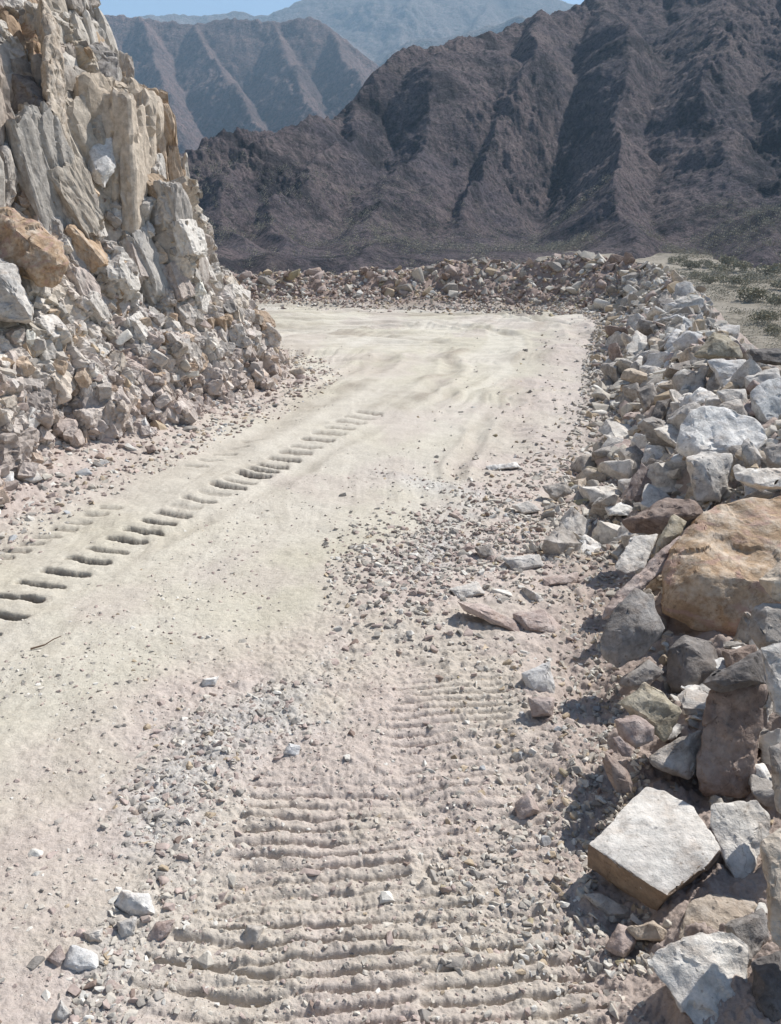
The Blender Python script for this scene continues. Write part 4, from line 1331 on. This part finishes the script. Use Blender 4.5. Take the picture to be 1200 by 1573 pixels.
def mountain_mat(name, c1, c2, c3, scrub, k, varnish=0.75):
    m = NT(name, 0.97, 0.08)
    a = m.ramp(m.noise(0.012 * k, 6, 0.65), 0.38, 0.62)
    c = m.mix(a, lin(*c1), lin(*c2))
    st = m.ramp(m.noise(0.03 * k, 6, 0.7, vec=m.stretch((0.5, 0.5, 4.0), (0.06, 0.04, 0))), 0.45, 0.62)
    c = m.mix(m.math('MULTIPLY', st, 0.6), c, lin(*c3))
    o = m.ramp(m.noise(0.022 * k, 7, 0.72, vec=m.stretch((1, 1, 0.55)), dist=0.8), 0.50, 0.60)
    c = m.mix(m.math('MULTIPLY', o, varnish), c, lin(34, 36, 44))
    g = m.ramp(m.noise(0.30 * k, 5, 0.7), 0.50, 0.60)
    c = m.mix(m.math('MULTIPLY', g, 0.75), c, lin(*scrub))
    c = m.mix(1.0, c, m.ramp(m.noise(0.7 * k, 5, 0.75), 0.3, 0.7, (0.5, 0.5, 0.52), (1.5, 1.48, 1.45)), 'MULTIPLY')
    n = m.bump(m.noise(0.28 * k, 7, 0.75), 1.0, 3.4 / k)
    return m.done(c, n)


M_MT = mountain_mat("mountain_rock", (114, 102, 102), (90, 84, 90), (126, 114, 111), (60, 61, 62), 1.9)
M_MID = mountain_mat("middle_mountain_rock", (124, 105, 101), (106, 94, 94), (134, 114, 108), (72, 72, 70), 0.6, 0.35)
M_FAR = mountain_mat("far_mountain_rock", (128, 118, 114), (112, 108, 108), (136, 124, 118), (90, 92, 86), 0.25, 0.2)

main_r = [
    ([(4200, 330, 700), (2900, 60, 900), (2100, -150, 1050), (1500, -330, 1000), (1330, -230, 900), (1150, -130, 820), (1000, -45, 760), (900, -25, 720), (840, 0, 690), (760, 27, 650), (690, 52, 610), (600, 97, 550), (560, 125, 520), (500, 156, 475), (420, 166, 430), (350, 198, 385), (295, 240, 350), (262, 285, 330), (220, 350, 310)], 1.3),
    ([(905, -20, 715), (950, 60, 610), (975, 150, 500), (990, 240, 400), (1000, 320, 310), (1008, 380, 225), (1015, 398, 190)], 1.3),
    ([(1700, -280, 1000), (1640, 0, 640), (1700, 240, 400), (1760, 380, 260)], 1.1),
    ([(2200, -120, 1020), (2150, 100, 640), (2250, 280, 400)], 1.1),
    ([(1150, -130, 810), (1105, 40, 620), (1130, 170, 480), (1185, 290, 350), (1240, 380, 210)], 1.1),
    ([(690, 52, 605), (650, 140, 480), (615, 240, 370), (598, 330, 290), (588, 398, 170), (585, 412, 150)], 1.1),
    ([(800, 12, 660), (765, 120, 540), (742, 220, 430), (722, 320, 320)], 1.35),
    ([(540, 140, 500), (490, 230, 380), (455, 320, 290), (436, 404, 170), (430, 414, 148)], 1.05),
    ([(420, 166, 425), (380, 250, 340), (350, 340, 270), (335, 412, 150)], 1.0),
    ([(1330, -230, 890), (1290, 0, 640), (1330, 200, 430), (1400, 385, 220)], 1.1),
]
main_r = [([(a, b, 150 + (d - 150) * 0.42) for a, b, d in pts], k) for pts, k in main_r]
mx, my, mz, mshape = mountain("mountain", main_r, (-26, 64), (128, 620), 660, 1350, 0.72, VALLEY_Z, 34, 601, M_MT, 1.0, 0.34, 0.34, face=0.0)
mid_r = [
    ([(60, 30, 1500), (150, 16, 1500), (215, 20, 1480), (300, 32, 1450), (340, 27, 1440), (430, 38, 1410), (480, 30, 1400), (515, 45, 1380), (560, 80, 1350), (600, 105, 1330), (640, 130, 1320)], 1.0),
    ([(215, 20, 1480), (250, 95, 1300), (280, 180, 1100), (300, 260, 950)], 1.15),
    ([(300, 32, 1440), (335, 85, 1300), (385, 150, 1150), (420, 200, 1030), (440, 260, 930)], 1.2),
    ([(430, 38, 1400), (452, 90, 1270), (485, 150, 1130), (520, 210, 1000)], 1.2),
    ([(515, 45, 1370), (545, 90, 1260), (575, 135, 1150), (610, 190, 1030)], 1.2),
    ([(120, 20, 1480), (140, 120, 1280), (170, 230, 1050)], 1.15),
]
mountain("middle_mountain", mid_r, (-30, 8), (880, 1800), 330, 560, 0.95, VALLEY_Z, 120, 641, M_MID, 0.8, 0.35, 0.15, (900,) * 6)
far_r = [
    ([(180, 30, 3000), (290, 23, 3000), (350, 18, 2980), (400, 15, 2950), (428, 7, 2950), (440, 2, 2950), (460, -14, 2900), (540, -30, 2900), (620, -30, 2850), (720, -15, 2850), (840, -10, 2850), (1000, -10, 2850)], 0.8),
    ([(460, -10, 2900), (500, 40, 2600), (540, 90, 2300)], 0.9),
    ([(620, -30, 2850), (600, 40, 2550), (600, 90, 2300)], 0.9),
    ([(760, -12, 2850), (720, 30, 2600), (690, 70, 2400)], 0.9),
    ([(500, 80, 2250), (560, 68, 2200), (620, 58, 2150), (690, 44, 2100), (740, 32, 2080), (820, 20, 2050), (1000, 0, 2050)], 0.7),
]
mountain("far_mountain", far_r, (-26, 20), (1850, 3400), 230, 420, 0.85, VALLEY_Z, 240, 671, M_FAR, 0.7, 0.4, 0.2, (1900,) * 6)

# ------------------------------------------------------------------ shrubs and scrub


def shrub_arrays(seed, leaves, spread=1.0):
    rs = np.random.default_rng(seed)
    nb = 9
    bc = rs.normal(0, 0.34, (nb, 3)); bc[:, 2] = 0.35 + 0.22 * rs.random(nb)
    k = rs.integers(0, nb, leaves)
    d = rs.normal(0, 1, (leaves, 3)); d /= np.linalg.norm(d, axis=1, keepdims=True)
    p = bc[k] + d * (0.16 + 0.16 * rs.random((leaves, 1)))
    p[:, 2] = np.maximum(p[:, 2], 0.03)
    s = 0.035 + 0.05 * rs.random(leaves)
    a = rs.normal(0, 1, (leaves, 3)); a /= np.linalg.norm(a, axis=1, keepdims=True)
    b = np.cross(a, rs.normal(0, 1, (leaves, 3))); b /= np.linalg.norm(b, axis=1, keepdims=True)
    v = np.stack([p - a * s[:, None], p + b * s[:, None] * .6, p + a * s[:, None], p - b * s[:, None] * .6], 1).reshape(-1, 3)
    return v


m = NT("shrub_leaves", 0.9, 0.15)
M_SHRUB = m.done(m.mix(m.noise(3.0, 4), lin(136, 130, 110), lin(158, 150, 128)))
m = NT("shrub_stem"); M_STEM = m.done(m.mix(m.noise(20), lin(84, 70, 58), lin(120, 104, 88)))
SHM = []
for k in range(4):
    v = shrub_arrays(700 + k, 900)
    stems = []
    bm = bmesh.new()
    rs = np.random.default_rng(730 + k)
    vv = [bm.verts.new(Vector(p)) for p in v]
    for i in range(0, len(vv), 4): bm.faces.new(vv[i:i + 4])
    for j in range(6):
        e = Vector(rs.normal(0, 0.25, 3)); e.z = 0.45
        d0 = Vector((0.02, 0, 0)); d1 = Vector((0, 0.02, 0))
        A = [bm.verts.new(d0), bm.verts.new(d1), bm.verts.new(-d0), bm.verts.new(-d1)]
        B = [bm.verts.new(e + d0 * .4), bm.verts.new(e + d1 * .4), bm.verts.new(e - d0 * .4), bm.verts.new(e - d1 * .4)]
        for i in range(4):
            f = bm.faces.new((A[i], A[(i + 1) % 4], B[(i + 1) % 4], B[i])); f.material_index = 1
    me = bpy.data.meshes.new("shrub"); bm.to_mesh(me); bm.free()
    me.materials.append(M_SHRUB); me.materials.append(M_STEM)
    SHM.append(me)
bv_val = BVHTree.FromPolygons([Vector(p) for p in np.stack([vx, vy, vz], -1)], grid_quads(*VR.shape).tolist())
for k, (px, py, wpx) in enumerate([(1155, 462, 34), (1192, 470, 24), (1176, 497, 26), (1128, 440, 26), (1090, 436, 20), (1070, 428, 18), (1105, 420, 22), (1140, 416, 24),
                                   (1180, 424, 30), (1060, 414, 20), (1195, 408, 28), (1160, 404, 22), (1118, 408, 20), (1205, 445, 26), (1040, 406, 16), (1188, 515, 22), (1150, 432, 16), (1085, 410, 16)]):
    hit = bv_val.ray_cast(Vector(CAM), Vector(ray(px, py)).normalized(), 700)
    if hit[0] is None: continue
    w = wpx / F * (hit[0].y)
    o = bpy.data.objects.new("shrub", SHM[k % 4]); COL.objects.link(o)
    o.location = hit[0] - Vector((0, 0, 0.03 * w)); o.scale = (w, w, w * rng.uniform(.75, 1.0)); o.rotation_euler = (0, 0, rng.uniform(0, 6.28))
    big = {0: "largest dark round shrub on the pale valley slope beyond the bank", 1: "round shrub right of the largest one at the frame edge", 2: "dark shrub lowest on the slope just over the bank crest"}
    tag(o, big.get(k, "small olive shrub dotted on the valley floor beyond the bank"), "shrub", "shrubs on the valley floor")
# thin scrub band along the mountain foot
V, Q = [], []
o4 = 0
T0 = shrub_arrays(760, 46)
n = 5200
a_ = np.radians(np.where(rng.random(n) < 0.45, rng.uniform(-14, 27, n), rng.uniform(10, 30, n))); r_ = np.where(a_ > 0.24, 34 + 200 * rng.random(n), 95 + 150 * rng.random(n) ** 0.8)
keep = fbm2(np.sin(a_) * r_ / 22, np.cos(a_) * r_ / 22, 771, 3) + 0.5 * sstep(130, 240, r_) > 0.05
a_, r_ = a_[keep], r_[keep]
vxx, vyy = r_ * np.sin(a_), r_ * np.cos(a_)
mA = np.radians(np.linspace(-26, 64, 1350)); mR = np.exp(np.linspace(math.log(128), math.log(620), 660))
mi = np.clip(np.searchsorted(mR, r_), 0, 659); mj = np.clip(np.searchsorted(mA, a_), 0, 1349)
zm = np.where(r_ > 130, mz.reshape(mshape)[mi, mj], -50)
zv = np.array([(lambda h: h[0].z if h[0] is not None else VALLEY_Z)(bv_val.ray_cast(Vector((float(p), float(q_), 60)), Vector((0, 0, -1)))) for p, q_ in zip(vxx, vyy)])
zz = np.maximum(zm, zv)
sc_ = rng.uniform(0.35, 1.0, len(r_)) * np.clip(r_ / 70, 0.5, 2.6)
allv = (T0[None] * sc_[:, None, None]) + np.stack([vxx, vyy, zz - 0.05], -1)[:, None, :]
nv = len(T0)
quads = np.arange(len(r_) * nv).reshape(-1, 4)
me = mesh_np("scrub", allv.reshape(-1, 3), quads=quads)
m = NT("scrub_leaves", 0.9, 0.1)
M_SCRUB = m.done(m.mix(m.noise(0.15, 3), lin(136, 129, 112), lin(160, 151, 132)))
tag(link("scrub", me, M_SCRUB), kind="stuff")

# ------------------------------------------------------------------ air
top = 760
bm = bmesh.new()
bmesh.ops.create_cube(bm, size=1.0)
me = bpy.data.meshes.new("haze"); bm.to_mesh(me); bm.free()
hz = link("haze", me)
hz.scale = (4800, 3900, top + 40); hz.location = (0, 1650, (top - 40) / 2)
mt = bpy.data.materials.new("pale_air"); mt.use_nodes = True
nt = mt.node_tree; nt.nodes.remove(nt.nodes["Principled BSDF"])
pv = nt.nodes.new("ShaderNodeVolumePrincipled")
pv.inputs["Color"].default_value = (0.54, 0.78, 1.0, 1)
pv.inputs["Density"].default_value = 0.00020
nt.links.new(pv.outputs["Volume"], nt.nodes["Material Output"].inputs["Volume"])
me.materials.append(mt)
tag(hz, kind="stuff")

# ------------------------------------------------------------------ light, sky, camera
w = bpy.data.worlds.new("World"); S.world = w; w.use_nodes = True
nt = w.node_tree
sky = nt.nodes.new("ShaderNodeTexSky"); sky.sky_type = 'NISHITA'; sky.sun_disc = False
sky.sun_elevation = SUN_EL; sky.sun_rotation = SUN_AZ
sky.altitude = 800; sky.air_density = 1.0; sky.dust_density = 0.8; sky.ozone_density = 1.2
nt.links.new(sky.outputs[0], nt.nodes["Background"].inputs["Color"])
nt.nodes["Background"].inputs["Strength"].default_value = 0.098

ld = bpy.data.lights.new("sun", 'SUN'); ld.energy = 5.0; ld.angle = math.radians(0.53); ld.color = (1.0, 0.965, 0.915)
lo_ = bpy.data.objects.new("sun", ld); COL.objects.link(lo_)
dirv = Vector((math.sin(SUN_AZ) * math.cos(SUN_EL), math.cos(SUN_AZ) * math.cos(SUN_EL), math.sin(SUN_EL)))
lo_.rotation_euler = dirv.to_track_quat('Z', 'Y').to_euler()
lo_.location = (20, 20, 40)

cd = bpy.data.cameras.new("camera"); cam = bpy.data.objects.new("camera", cd); COL.objects.link(cam)
cam.location = CAM; cam.rotation_euler = (math.pi / 2 - PITCH, 0, 0)
cd.sensor_fit = 'VERTICAL'; cd.sensor_height = 24; cd.lens = 24 * F / H
cd.clip_start = 0.05; cd.clip_end = 30000
S.camera = cam
S.view_settings.view_transform = 'Standard'; S.view_settings.look = 'None'
S.view_settings.exposure = 0.42; S.view_settings.gamma = 1.0
S.cycles.use_denoising = True
S.cycles.max_bounces = 6; S.cycles.diffuse_bounces = 3; S.cycles.volume_bounces = 1
print("done")
